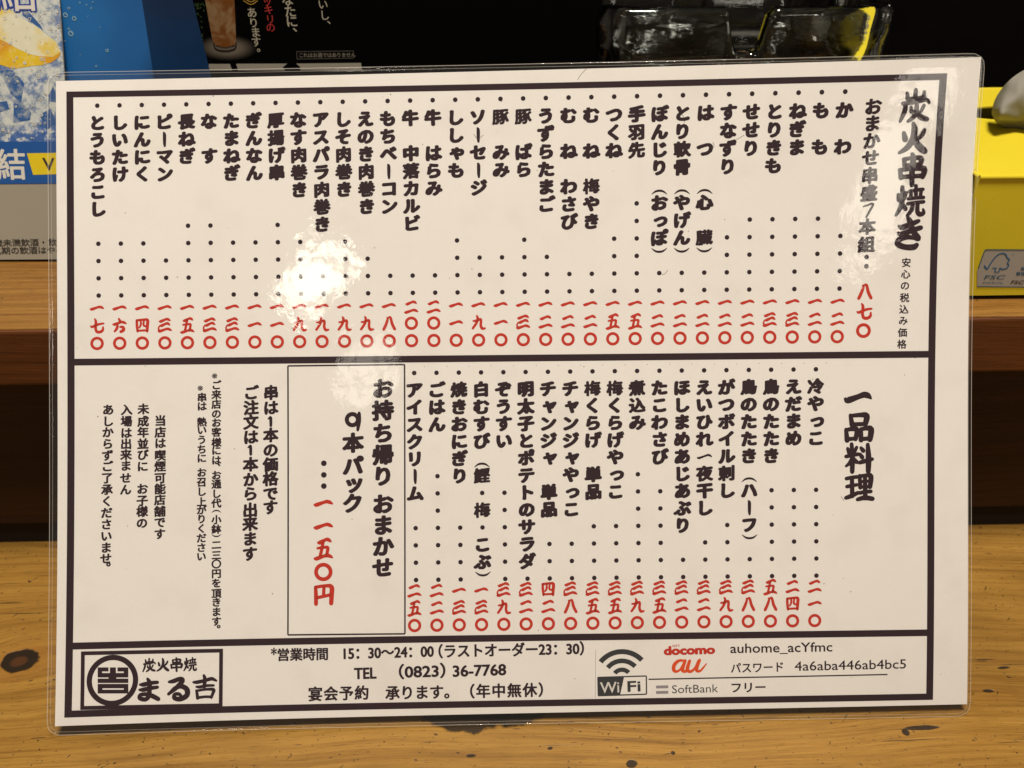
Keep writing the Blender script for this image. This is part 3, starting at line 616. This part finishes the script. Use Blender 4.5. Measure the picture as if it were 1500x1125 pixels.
for j, b in enumerate(AY):
    for i, a in enumerate(AX):
        a2, b2, d = rounded(a, b); q = filmpoint(a2, b2, 0)
        w = noise.noise(Vector((q[0]*.05, q[1]*.05, 3)))*.02+noise.noise(Vector((q[0]*.3, q[1]*.3, 9)))*.004
        k = prof(d)*(1+(.8*noise.noise(Vector((q[0]*.09, q[1]*.09, 1))) if d < 3 else 0))
        front.append(SH.S(q[0], q[1], k+(w if d > 4 else 0)+(.0 if d > 3 else 0)+.03*(d > 3)))
        back.append(SH.S(q[0], q[1], -.05-prof(d)*.5))
mb.add(front, [(j*nx+i, (j+1)*nx+i, (j+1)*nx+i+1, j*nx+i+1) for j in range(ny-1) for i in range(nx-1)])
mb.add(back, [(j*nx+i, j*nx+i+1, (j+1)*nx+i+1, (j+1)*nx+i) for j in range(ny-1) for i in range(nx-1)])
T = nx*ny
ring = [i for i in range(nx)]+[j*nx+nx-1 for j in range(1, ny)]+[(ny-1)*nx+i for i in range(nx-2, -1, -1)]+[j*nx for j in range(ny-2, 0, -1)]
mb.f += [(ring[k], ring[(k+1) % len(ring)], T+ring[(k+1) % len(ring)], T+ring[k]) for k in range(len(ring))]
m, N, L, B = mat('laminating_film'); g = NG(m); N.remove(B)
out = [n for n in N if n.type == 'OUTPUT_MATERIAL'][0]
tr = N.new('ShaderNodeBsdfTransparent'); gl = N.new('ShaderNodeBsdfGlossy'); df = N.new('ShaderNodeBsdfDiffuse')
tr.inputs[0].default_value = (.97, .97, .965, 1); df.inputs[0].default_value = (.75, .72, .74, 1)
gl.inputs['Roughness'].default_value = .035
lw = N.new('ShaderNodeLayerWeight'); lw.inputs[0].default_value = .5
fres = g.m('ADD', g.m('MULTIPLY', g.m('POWER', lw.outputs['Facing'], 5.0), .96), .04)
pz = g.pos()
wav = g.m('ADD', g.m('MULTIPLY', g.noise(pz, 26, 1.5), 1.0), g.m('MULTIPLY', g.noise(pz, 105, 2.5), .30))
crk = g.m('MULTIPLY', g.noise(pz, 380, 4, .65), .050)
h = g.m('ADD', wav, crk)
bn = N.new('ShaderNodeBump'); bn.inputs['Strength'].default_value = 1.0; bn.inputs['Distance'].default_value = .00032; L.new(h, bn.inputs['Height'])
L.new(bn.outputs[0], gl.inputs['Normal'])
m1 = N.new('ShaderNodeMixShader'); m1.inputs[0].default_value = .007; L.new(tr.outputs[0], m1.inputs[1]); L.new(df.outputs[0], m1.inputs[2])
m2 = N.new('ShaderNodeMixShader'); L.new(fres, m2.inputs[0]); L.new(m1.outputs[0], m2.inputs[1]); L.new(gl.outputs[0], m2.inputs[2])
L.new(m2.outputs[0], out.inputs[0])
film_m = m
mb.build('lamination_film', film_m, menu, True)

m, N, L, B = mat('film_edge_highlight'); N.remove(B); out = [n for n in N if n.type == 'OUTPUT_MATERIAL'][0]
tr = N.new('ShaderNodeBsdfTransparent'); df = N.new('ShaderNodeBsdfDiffuse'); df.inputs[0].default_value = (.8, .76, .68, 1); mx = N.new('ShaderNodeMixShader'); mx.inputs[0].default_value = .42
L.new(tr.outputs[0], mx.inputs[1]); L.new(df.outputs[0], mx.inputs[2]); L.new(mx.outputs[0], out.inputs[0])
def loop_at(ins, n=90):
    pts = []
    for a0, b0, a1, b1 in ((0, 0, WL, 0), (WL, 0, WL, HL), (WL, HL, 0, HL), (0, HL, 0, 0)):
        for k in range(n):
            t = k/n; a, b = a0+(a1-a0)*t, b0+(b1-b0)*t
            a, b, _ = rounded(min(max(a, ins), WL-ins), min(max(b, ins), HL-ins)); pts.append(filmpoint(a, b, 0))
    return pts
mb = MB()
for i0, i1, lf in ((.05, .22, .26), (1.02, 1.10, .18)):
    A_, B_ = loop_at(i0), loop_at(i1); n = len(A_)
    mb.add([SH.S(*q, lf) for q in A_]+[SH.S(*q, lf) for q in B_], [(k, (k+1) % n, n+(k+1) % n, n+k) for k in range(n)])
mb.build('film_edge_highlight', m, menu)  # pale strips paint the highlight lines along the film's rim

# ------------------------------------------------------------------ lemon drink card and the blue cards behind it
def slab(surf, px, th, name, m, parent=None):
    uv = [surf.inv(*q) for q in px]; n = len(uv)
    vs = [surf.S(a, b, 0) for a, b in uv]+[surf.S(a, b, -th) for a, b in uv]
    return meshobj(name, vs, [tuple(range(n)), tuple(range(2*n-1, n-1, -1))]+[(k, n+k, n+(k+1) % n, (k+1) % n) for k in range(n)], m, parent)
lean = math.radians(24)
CARD = Flat((-.17, .3252, EZ+.0022), (1, -.02, 0), (0, -math.sin(lean), -math.cos(lean)))
lemon = thing('lemon_drink_card', 'card at far left with a lemon slice in ice above a blue band', 'sign', (-.17, .325, EZ))
grey_m = simple('card_grey_print', (.27, .24, .185), .55, nz=.04, scale=30)
v, f = boxmesh(-.21, -.150, .3262, .334, EZ+.0002, EZ+.0022); meshobj('card_gap_shade', v, f, simple('card_gap_shade_black', (.01, .007, .005), .9), lemon)  # black slab paints the shadow gap under the card
slab(CARD, ((-90, -60), (86.5, -60), (90.5, 0), (97, 117), (115, 379), (-90, 382)), .6, 'card_board', grey_m, lemon)
def cp(mb, pts, lift): mb.poly(CARD, [CARD.inv(*q) for q in pts], lift)
# ice print
m, N, L, B = mat('ice_print'); g = NG(m); pz = g.pos()
vo = N.new('ShaderNodeTexVoronoi'); vo.inputs['Scale'].default_value = 75; vo.feature = 'F1'
dn = g.noise(pz, 90, 4, .6); vv = N.new('ShaderNodeVectorMath'); vv.operation = 'ADD'; L.new(pz, vv.inputs[0])
L.new(g.comb(g.m('MULTIPLY', dn, .012), 0.0, g.m('MULTIPLY', g.noise(pz, 60, 3), .012)), vv.inputs[1]); L.new(vv.outputs[0], vo.inputs['Vector'])
n2 = g.noise(pz, 260, 5, .7); n3 = g.noise(pz, 48, 3)
c = g.mix(g.step(n3, .40, .58), (.055, .13, .34), (.40, .44, .44))
c = g.mix(g.step(n2, .46, .60), c, (.52, .54, .50)); c = g.mix(g.m('MULTIPLY', g.step(n2, .50, .40), .55), c, (.03, .08, .25))
c = g.mix(g.step(vo.outputs['Distance'], .0, .012), (.55, .56, .52), c)
L.new(c, B.inputs['Base Color']); B.inputs['Roughness'].default_value = .35
mb = MB(); cp(mb, ((-90, -60), (86, -60), (90, 0), (92, 20), (91, 40), (94, 60), (94, 82), (96, 100), (97, 117), (103, 207), (-90, 209)), .12)
mb.build('ice_print', m, lemon)
m, N, L, B = mat('ice_facet_print'); g = NG(m); pz = g.pos(); c = g.mix(g.step(g.noise(pz, 150, 4, .7), .46, .66), (.025, .085, .25), (.30, .34, .36)); L.new(c, B.inputs['Base Color']); B.inputs['Roughness'].default_value = .4
fac_m = m
mb = MB()
for t in (((2, 104), (20, 102), (38, 122), (33, 150), (18, 138)), ((22, 152), (32, 146), (48, 165), (46, 176), (22, 180)), ((0, 150), (12, 148), (16, 160), (0, 166)),
          ((52, 140), (60, 136), (70, 146), (56, 148)), ((73, 140), (80, 126), (88, 150), (74, 148)), ((34, 6), (48, 20), (62, 36), (66, 44), (54, 36), (36, 22)), ((0, 176), (8, 180), (14, 196), (2, 200)), ((60, 168), (76, 158), (84, 180), (70, 190))):
    cp(mb, t, .16)
mb.build('ice_facets', fac_m, lemon)
m, N, L, B = mat('lemon_flesh_print'); g = NG(m); pz = g.pos(); n1 = g.noise(pz, 70, 4); n2 = g.noise(pz, 420, 4)
c = g.mix(g.step(n1, .44, .60), (.60, .58, .42), (.62, .47, .10)); c = g.mix(g.m('MULTIPLY', g.step(n2, .5, .68), .5), c, (.66, .64, .52)); L.new(c, B.inputs['Base Color']); B.inputs['Roughness'].default_value = .35
flesh = m
m, N, L, B = mat('lemon_peel_print'); g = NG(m); pz = g.pos(); n1 = g.noise(pz, 60, 4); n2 = g.noise(pz, 500, 4)
c = g.mix(g.step(n1, .38, .62), (.55, .26, .015), (.62, .44, .02)); c = g.mix(g.m('MULTIPLY', g.step(n2, .52, .7), .45), c, (.64, .54, .22)); L.new(c, B.inputs['Base Color']); B.inputs['Roughness'].default_value = .35
peel = m
mb = MB(); cp(mb, ((-40, 30), (0, 54), (14, 60), (30, 70), (46, 77), (66, 80), (92, 78), (88, 84), (78, 91), (64, 95), (46, 97), (22, 101), (0, 94), (-40, 70)), .20); mb.build('lemon_peel', peel, lemon)
mb = MB(); cp(mb, ((-40, 0), (-10, 6), (14, 11), (30, 24), (52, 36), (66, 46), (84, 60), (92, 76), (80, 83), (60, 82), (46, 79), (30, 72), (14, 63), (0, 57), (-40, 32)), .24); mb.build('lemon_flesh', flesh, lemon)
mb = MB()
for k in range(130):
    x, y = rnd.uniform(0, 95), rnd.uniform(14, 203); r = rnd.choice((.7, .9, 1.2, 1.7, 2.4)); u, v_ = CARD.inv(min(x, 86+y*.07), y); s_ = CARD.scale
    mb.disc(CARD, u, v_, r*s_, .30+.0005*k, 10, r*s_*rnd.uniform(.35, .75))
    if k % 3 == 0: mb.disc(CARD, u+.2*r*s_, v_-.2*r*s_, r*s_*.3, .37, 6)
mb.build('bubble_print', simple('card_bubble_print', (.52, .52, .46), .4), lemon)
blue_ink = simple('card_blue_ink', (.014, .075, .26), .4); white_ink = simple('card_white_ink', (.56, .54, .47), .5); yel_ink = simple('card_yellow_ink', (.62, .47, .012), .45, nz=.15, scale=90); dk_ink = simple('card_dark_ink', (.03, .022, .016), .6)
mb = MB(); cp(mb, ((-90, 209), (103.2, 206.5), (107, 268), (-90, 271)), .20); mb.build('blue_band', blue_ink, lemon)
mb = MB(); cp(mb, ((41, 224.5), (104.4, 223), (106.4, 254), (50, 256)), .26); mb.build('yellow_flag', yel_ink, lemon)
def ctext(surf, name, m, chars, size, lift, off, parent, wx=1.0, rot=1e-6, shear=0):
    mb = MB()
    for ch, x, y in chars: put(mb, surf, ch, *surf.inv(x, y), size*surf.scale, lift, off, shear, rot, wx)
    return mb.build(name, m, parent)
ctext(CARD, 'white_lettering', white_ink, [('氷', -28, 241), ('結', 18, 241)], 46, .26, .018, lemon, .96)
mb = MB(); run(mb, CARD, 'V', CARD.inv(65, 249), CARD.inv(82, 249), 18*CARD.scale, .30, .02); mb.build('flag_letter', dk_ink, lemon)
ctext(CARD, 'small_print', dk_ink, [(c, -2+i*13.2, 356-.3*i) for i, c in enumerate('歳未満飲酒・飲酒')], 11.2, .20, .010, lemon, 1.2)
ctext(CARD, 'small_print', dk_ink, [(c, -4+i*13.2, 367.5-.3*i) for i, c in enumerate('乳期の飲酒はやめ')], 11.2, .20, .010, lemon, 1.2)
ctext(CARD, 'blue_lettering', simple('card_outline_blue', (.02, .045, .24), .4), [('結', 26, -16)], 64, .30, .045, lemon)
ctext(CARD, 'white_lettering', white_ink, [('結', 26, -16)], 64, .34, .005, lemon)
# blue panels
lean2 = math.radians(14)
BLUE = Flat((-.12, .342, EZ+.0006), (1, 0, 0), (0, -math.sin(lean2), -math.cos(lean2)))
def blue_mat(name, col, dark):
    m, N, L, B = mat(name); g = NG(m); pz = g.pos()
    c = g.mix(g.step(g.noise(pz, 22, 2), .35, .65), dark, col)
    L.new(c, B.inputs['Base Color']); B.inputs['Roughness'].default_value = .38; return m
bc = thing('blue_card', 'plain bright blue drink card with tiny air bubbles, behind the lemon card', 'sign', (-.12, .342, EZ))
slab(BLUE, ((60, -60), (207, -60), (215, 0), (230, 100), (270, 372), (70, 376)), .5, 'card_board', blue_mat('bright_blue_card', (.012, .125, .36), (.008, .085, .27)), bc)
mb = MB()
for x, y, r in ((96, 22, 3.2), (101, 12, 1.8), (109, 27, 3), (104, 49, 3.6), (101, 42, 1.5), (157, 74, 2.2), (141, 97, 1.4), (127, 7, 1), (134, 12, 1.2), (129, 24, .8), (136, 3, 1), (117, 4, 1.2), (95, 60, 1.2), (118, 80, .8), (146, 40, .7)):
    u, v_ = BLUE.inv(x, y); s = BLUE.scale
    mb.disc(BLUE, u, v_, r*s, .15, 14, r*s*.62); mb.disc(BLUE, u+.25*r*s, v_-.3*r*s, r*s*.22, .16, 8)
mb.build('bubble_print', simple('bubble_print', (.22, .38, .46), .4), bc)
dbp = Flat((-.10, .349, EZ+.0006), (.96, .28, 0), (0, -.02, -1))
dc = thing('dark_blue_card', 'narrow dark blue card panel between the bright blue card and the black sign', 'sign', (-.11, .348, EZ))
slab(dbp, ((196, -60), (268, -60), (280, 0), (305, 100), (366, 345), (262, 352)), .5, 'card_board', blue_mat('dark_blue_card', (.006, .045, .135), (.003, .022, .075)), dc)

# ------------------------------------------------------------------ black drink sign
SY = .365
SIGN = Flat((0, SY, .20), (1, 0, 0), (0, 0, -1))
sign = thing('black_drink_sign', 'black upright sign with white and red vertical Japanese text and a highball glass photo', 'sign', (-.03, SY, EZ))
xl = spot(255, 0, 1, SY)[0]; xr = spot(881, 40, 1, SY)[0]
v, f = boxmesh(xl, xr, SY, SY+.003, EZ+.0003, .262)
meshobj('sign_board', v, f, simple('black_sign_print', (.0016, .0014, .0014), .5, spec=.05), sign)
cream = simple('sign_cream_ink', (.42, .38, .28), .5); sred = simple('sign_red_ink', (.42, .035, .03), .5); gold = simple('sign_gold_ink', (.45, .27, .04), .5)
ctext(SIGN, 'sign_text', cream, [('あ', 369, 18), ('り', 371.5, 33), ('ま', 374.5, 47), ('す', 375.5, 61), ('。', 383, 69)], 15.5, .15, .012, sign)
ctext(SIGN, 'sign_text', sred, [('ッ', 391.5, 2), ('キ', 393.5, 14), ('リ', 396, 28), ('の', 396.5, 40)], 14.5, .15, .008, sign)
ctext(SIGN, 'sign_text', cream, [('な', 421, -1), ('た', 425, 16), ('に', 427.5, 31), ('、', 437, 38)], 18.5, .15, .014, sign)
ctext(SIGN, 'sign_text', cream, [('い', 473, 6), ('し', 475.5, 22), ('、', 486, 28)], 15.5, .15, .008, sign)
mb = MB()
for dy in (0, -4): mb.brush(SIGN, [(*SIGN.inv(357, 1+dy), .14), (*SIGN.inv(368, 6.5+dy), .14), (*SIGN.inv(377, 1+dy), .14)], .15)
mb.build('sign_bracket', gold, sign)
mb = MB(); rc = ((434.5, 75.5), (518, 74.5), (518.5, 85), (435.5, 86.5))
for k in range(4): mb.line(SIGN, SIGN.inv(*rc[k]), SIGN.inv(*rc[(k+1) % 4]), .13, .15+.003*k)
mb.build('notice_frame', simple('sign_grey_line', (.16, .14, .12), .5), sign)
ctext(SIGN, 'notice_text', simple('sign_dim_cream', (.25, .22, .17), .5), [(c, 441+i*6.95, 80.8-.06*i) for i, c in enumerate('これはお酒ではありません')], 7.4, .15, .006, sign)
# highball photo (flat print)
m, N, L, B = mat('highball_print'); g = NG(m); pz = g.pos()
n1 = g.noise(pz, 130, 3, .5, 1.2); c = g.mix(g.step(n1, .42, .62), (.17, .055, .008), (.27, .16, .075)); L.new(c, B.inputs['Base Color']); B.inputs['Roughness'].default_value = .4
mb = MB(); mb.poly(SIGN, [SIGN.inv(*q) for q in ((297, -20), (342, -20), (344.5, 20), (346, 62), (343, 67), (330, 69), (318, 67), (312, 62), (306, 30))], .15); mb.build('highball_photo', m, sign)
m, N, L, B = mat('tabletop_glow_print'); g = NG(m); p_ = g.xyz(g.pos()); c0 = spot(332, 70, 1, SY)
dx = g.m('DIVIDE', g.m('SUBTRACT', p_[0], float(c0[0])), .0115); dz = g.m('DIVIDE', g.m('SUBTRACT', p_[2], float(c0[2])), .0048)
r = g.m('SQRT', g.m('ADD', g.m('MULTIPLY', dx, dx), g.m('MULTIPLY', dz, dz)))
c = g.mix(g.step(r, .25, 1.0), (.17, .14, .105), (.0025, .0022, .0022)); L.new(c, B.inputs['Base Color']); B.inputs['Roughness'].default_value = .45; B.inputs['Specular IOR Level'].default_value = .12
mb = MB(); uu, vv_ = SIGN.inv(332, 70); mb.add([SIGN.S(uu+11.5*math.cos(k*.3142), vv_+4.8*math.sin(k*.3142), .08) for k in range(20)], [tuple(range(20))]); mb.build('glow_print', m, sign)
mb = MB()
mb.brush(SIGN, [(*SIGN.inv(313, 62), .2), (*SIGN.inv(316, 71), .25), (*SIGN.inv(330, 74.5), .28), (*SIGN.inv(344, 71), .25), (*SIGN.inv(346, 62), .2)], .2)
mb.brush(SIGN, [(*SIGN.inv(316, 66), .12), (*SIGN.inv(330, 69.5), .15), (*SIGN.inv(344, 66), .12)], .22)
mb.build('glass_base_print', simple('print_shadow', (.02, .013, .01), .5), sign)
mb = MB()
for q in (((306, 93.5), (337, 93.5), (340, 103), (306, 103)), ((346, 93.3), (421, 93), (414, 98.5), (418, 103), (349, 103)), ((440, 98), (434, 93), (529, 92), (530, 103), (440, 103))): mb.poly(SIGN, [SIGN.inv(*p) for p in q], .15)
mb.build('cream_strip', simple('cream_strip_print', (.34, .31, .25), .5), sign)
mb = MB()
for k in range(40):
    x, y = rnd.uniform(285, 299), rnd.uniform(-10, 72); u, v_ = SIGN.inv(x, y); a = rnd.uniform(0, 3.1)
    mb.poly(SIGN, [(u+.6*math.cos(a), v_+.6*math.sin(a)), (u+.25*math.cos(a+1.6), v_+.25*math.sin(a+1.6)), (u-.6*math.cos(a), v_-.6*math.sin(a)), (u-.2*math.cos(a+1.6), v_-.2*math.sin(a+1.6))], .14+.002*k)
mb.build('leaf_print', simple('leaf_print', (.035, .07, .02), .5, nz=.7, scale=500), sign)

# ------------------------------------------------------------------ glass ashtrays
m, N, L, B = mat('clear_glass')
B.inputs['Base Color'].default_value = (.93, .97, .94, 1); B.inputs['Transmission Weight'].default_value = 1; B.inputs['Roughness'].default_value = .0; B.inputs['IOR'].default_value = 1.5
g = NG(m); p_ = g.xyz(g.pos())
g.bump(g.noise(g.comb(g.m('MULTIPLY', p_[0], 45), g.m('MULTIPLY', p_[1], 45), g.m('MULTIPLY', p_[2], 330)), 1.0, 4, .6, .8), .12, .0008, B)
glass_m = m
def sq(th, r, e=5.0):
    c, s = abs(math.cos(th)), abs(math.sin(th)); return r/((c**e+s**e)**(1/e))
def ashtray(cx, cy, z0, label, H=.0400):
    t = thing('glass_ashtray', label, 'ashtray', (cx, cy, z0), 'stacked glass ashtrays')
    n = 192; rows = []
    def notch(th):
        d = min(abs((th-k*math.pi/2+math.pi) % (2*math.pi)-math.pi) for k in range(4)); return math.exp(-(d/.118)**6)
    R = .0568
    prof_ = [(.84, 0.0), (.93, .0015), (.965, .06), (.975, .14), (.98, .22), (.985, .3), (.988, .38), (.99, .46), (.992, .54), (.994, .62), (.996, .7), (.998, .78), (1.0, .86), (.998, .93), (.985, .975), (.965, 1.0), (.925, 1.0), (.905, .98), (.90, .93), (.885, .7), (.86, .45), (.80, .31), (.5, .27), (.25, .26)]
    vs = []
    for k, (rr, hh) in enumerate(prof_):
        for i in range(n):
            th = i/n*2*math.pi; q = notch(th)
            top = H-q*.0155
            z = hh*top if hh > .3 else hh*H
            r = sq(th, R*rr, 9)
            if 2 < k < 13:     # swelling relief that dips under each notch
                zc = .62-.42*q+.10*math.cos(8*th)
                r += .0007*math.sin((hh-zc)*15)*math.exp(-((hh-zc)/.28)**2)
            vs.append((cx+r*math.cos(th), cy+r*math.sin(th), z0+.0003+z))
    fs = [(k*n+i, k*n+(i+1) % n, (k+1)*n+(i+1) % n, (k+1)*n+i) for k in range(len(prof_)-1) for i in range(n)]
    fs.append(tuple(reversed(range(n)))); fs.append(tuple((len(prof_)-1)*n+i for i in range(n)))
    meshobj('tray_body', vs, fs, glass_m, t, True)
    return t
AX0, AY0 = .0953, .4145
ashtray(AX0, AY0, EZ, 'lower clear glass ashtray, mostly hidden, carrying the upper ashtray behind the menu')
ashtray(AX0, AY0, EZ+.0403, 'upper clear glass ashtray with a rounded cigarette notch in its near rim')

# ------------------------------------------------------------------ tissue box and tissue
bx0, bx1, by0, by1, bz1 = .1560, .392, .2862, .3825, .1552
tbx = thing('tissue_box', 'bright yellow cardboard tissue box on the ledge at far right', 'tissue box', (.27, .334, EZ))
m, N, L, B = mat('yellow_cardboard'); g = NG(m); pz = g.pos()
c = g.mix(g.noise(pz, 40, 3), (.66, .525, .018), (.70, .575, .030)); c = g.mix(g.m('MULTIPLY', g.step(g.noise(pz, 700, 2), .60, .72), .15), c, (.5, .36, .02))
L.new(c, B.inputs['Base Color']); B.inputs['Roughness'].default_value = .42; B.inputs['Specular IOR Level'].default_value = .35
yel = m
# shell with an oval opening in the lid
ocx, ocy, orx, ory = .2745, .350, .099, .0160
n = 48
oval = [(ocx+orx*math.cos(2*math.pi*k/n), ocy+ory*math.sin(2*math.pi*k/n)) for k in range(n)]
def rim(k):
    a = 2*math.pi*k/n; c, s = math.cos(a), math.sin(a); hx, hy = (bx1-bx0)/2, (by1-by0)/2
    kx = min(hx/abs(c) if abs(c) > 1e-9 else 9, hy/abs(s) if abs(s) > 1e-9 else 9)
    return ((bx0+bx1)/2+c*kx, (by0+by1)/2+s*kx)
vs = [(*rim(k), bz1) for k in range(n)]+[(*o, bz1) for o in oval]+[(*o, bz1-.0006) for o in oval]
fs = [(k, (k+1) % n, n+(k+1) % n, n+k) for k in range(n)]+[(n+k, n+(k+1) % n, 2*n+(k+1) % n, 2*n+k) for k in range(n)]
# square off the corners of the lid
b0 = len(vs); vs += [(bx0, by0, bz1), (bx1, by0, bz1), (bx1, by1, bz1), (bx0, by1, bz1)]
def nearest(cx, cy):
    prev = None
    for k in range(n):
        p, q = rim(k), rim((k+1) % n)
        on = lambda r: (abs(r[0]-cx) < 1e-6, abs(r[1]-cy) < 1e-6)
        a, b = on(p), on(q)
        if (a[0] and b[1]) or (a[1] and b[0]):
            return k
    return None
for ci, (cx_, cy_) in enumerate(((bx0, by0), (bx1, by0), (bx1, by1), (bx0, by1))):
    k = nearest(cx_, cy_)
    if k is not None: fs.append((k, b0+ci, (k+1) % n))
lid = meshobj('box_lid', vs, fs, yel, tbx)
v, f = boxmesh(bx0, bx1, by0, by1, EZ+.0017, bz1); f = [q for i, q in enumerate(f) if i != 1]
side = meshobj('box_sides', v, f, yel, tbx)
mb = MB()                                                            # folded top edges catch the light
for a, b in (((bx0, by0), (bx1, by0)), ((bx0, by0), (bx0, by1)), ((bx0, by1), (bx1, by1))):
    d = (b[0]-a[0], b[1]-a[1]); q = math.hypot(*d); nn = (-d[1]/q, d[0]/q); w = .0009
    pts = []
    for k in range(7):
        th = math.pi*k/6*1.0
        pts.append((math.cos(th)*w, math.sin(th)*w))
    vs = []
    for e in (a, b):
        for (s_, h_) in pts: vs.append((e[0]+nn[0]*s_*.7, e[1]+nn[1]*s_*.7, bz1-.0006+h_))
    mb.add(vs, [(k, k+1, 8+k, 7+k) for k in range(6)])
mb.build('folded_edge', yel, tbx)
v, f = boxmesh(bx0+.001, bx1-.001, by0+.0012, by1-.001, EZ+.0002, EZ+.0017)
meshobj('box_gap_shade', v, f, simple('box_gap_shade_brown', (.02, .012, .006), .9), tbx)  # dark inset slab stands in for the shaded gap below the box
mb = MB(); mb.add([(bx0+.002, by0+.002, bz1-.012), (bx1-.002, by0+.002, bz1-.012), (bx1-.002, by1-.002, bz1-.012), (bx0+.002, by1-.002, bz1-.012)], [(0, 1, 2, 3)])
mb.build('box_inside', simple('box_inside_grey', (.16, .15, .13), .9), tbx)
FRONT = Flat((.17, by0, .13), (1, 0, 0), (0, 0, -1))
lab_m = simple('label_print', (.36, .335, .30), .5); fb = simple('label_blue', (.012, .085, .16), .5); fb2 = simple('label_bright_blue', (.01, .11, .27), .5)
def fp(x, y): return FRONT.inv(1400+x/10.23, 340+y/10.23)
mb = MB(); mb.poly(FRONT, [fp(*q) for q in ((318, 810), (318, 560), (345, 540), (425, 300), (445, 272), (475, 262), (1700, 262), (1700, 822))], .15); mb.build('label_panel', lab_m, tbx)
mb = MB(); mb.brush(FRONT, [(*fp(335, 540), .16), (*fp(380, 410), .16), (*fp(420, 300), .16), (*fp(445, 268), .16), (*fp(490, 260), .16), (*fp(1000, 262), .16), (*fp(1700, 262), .16)], .25)
mb.brush(FRONT, [(*fp(318, 812), .14), (*fp(1000, 820), .14), (*fp(1700, 826), .14)], .25); mb.build('label_outline', fb, tbx)
mb = MB(); W_ = .20
mb.brush(FRONT, [(*fp(425, 500), W_*1.1), (*fp(465, 548), W_*1.2), (*fp(510, 480), W_), (*fp(580, 380), W_), (*fp(650, 325), W_), (*fp(715, 315), W_), (*fp(755, 345), W_), (*fp(765, 380), W_), (*fp(800, 410), W_), (*fp(770, 460), W_), (*fp(790, 490), W_), (*fp(760, 535), W_), (*fp(700, 552), W_), (*fp(655, 535), W_)], .25)
mb.brush(FRONT, [(*fp(545, 535), W_*.8), (*fp(605, 535), W_*.8)], .26); mb.brush(FRONT, [(*fp(600, 535), W_*.8), (*fp(580, 585), W_*.8), (*fp(640, 590), W_*.8), (*fp(658, 535), W_*.8)], .27)
mb.build('tree_check_mark', fb2, tbx)
def lrun(name, m, text, a, b, h, off=0, sl=0):
    mb = MB(); run(mb, FRONT, text, fp(*a), fp(*b), h/10.23*FRONT.scale, .25, off, sl); mb.build(name, m, tbx)
lrun('label_text', fb, 'FSC', (415, 702), (715, 702), 72, .0, .22); lrun('label_text', fb, 'www.fsc.org', (390, 762), (690, 765), 30, .0, .1); lrun('label_text', dk_ink, 'FSC C016', (815, 772), (1300, 776), 62, .015, .2)
lrun('label_text', fb, '管理', (892, 640), (1030, 642), 48, .02); lrun('label_text', fb, '紙｜責任ある', (965, 565), (1500, 570), 48, .02); lrun('label_text', fb, 'TM', (830, 335), (870, 335), 14, .01)

tis = thing('tissue', 'crumpled off-white tissue sticking out of the yellow box', 'tissue', (.20, .335, bz1-.01))
m, N, L, B = mat('tissue_paper'); g = NG(m)
B.inputs['Base Color'].default_value = (.23, .222, .185, 1); B.inputs['Roughness'].default_value = .95; B.inputs['Specular IOR Level'].default_value = .05
B.inputs['Subsurface Weight'].default_value = .0
g.bump(g.noise(g.pos(), 120, 4), .2, .0006, B)
vs = []; nu, nv = 48, 22
ptop = ((1452, 166), (1457, 147), (1468, 129), (1484, 113), (1504, 101), (1535, 92), (1580, 96), (1640, 84), (1720, 110), (1780, 150))
pbot = ((1453, 168), (1460, 180), (1472, 188), (1488, 193), (1510, 195), (1545, 198), (1590, 203), (1650, 200), (1720, 196), (1780, 170))
def along(t, P_):
    q = t*(len(P_)-1); i = min(int(q), len(P_)-2); w = q-i
    a0, a1, a2, a3 = P_[max(i-1, 0)], P_[i], P_[i+1], P_[min(i+2, len(P_)-1)]
    return [.5*(2*a1[k]+(a2[k]-a0[k])*w+(2*a0[k]-5*a1[k]+4*a2[k]-a3[k])*w*w+(3*a1[k]-a0[k]-3*a2[k]+a3[k])*w**3) for k in (0, 1)]
for j in range(nv+1):
    for i in range(nu+1):
        a, b = i/nu, j/nv
        T_, B_ = along(a, ptop), along(a, pbot)
        x_, y_ = T_[0]*(1-b)+B_[0]*b, T_[1]*(1-b)+B_[1]*b
        env = math.sin(math.pi*min(1, a*5)/2)
        dep = .336-.0125*math.sin(b*2.5)*env+.0013*math.sin(a*13+b*4)*env+.002*noise.noise(Vector((a*9, b*4, 2)))+(.004*b if b > .8 else 0)
        vs.append(tuple(spot(x_, y_, 1, dep)))
fs = [(j*(nu+1)+i, (j+1)*(nu+1)+i, (j+1)*(nu+1)+i+1, j*(nu+1)+i+1) for j in range(nv) for i in range(nu)]
ts = meshobj('tissue_sheet', vs, fs, m, tis, True)
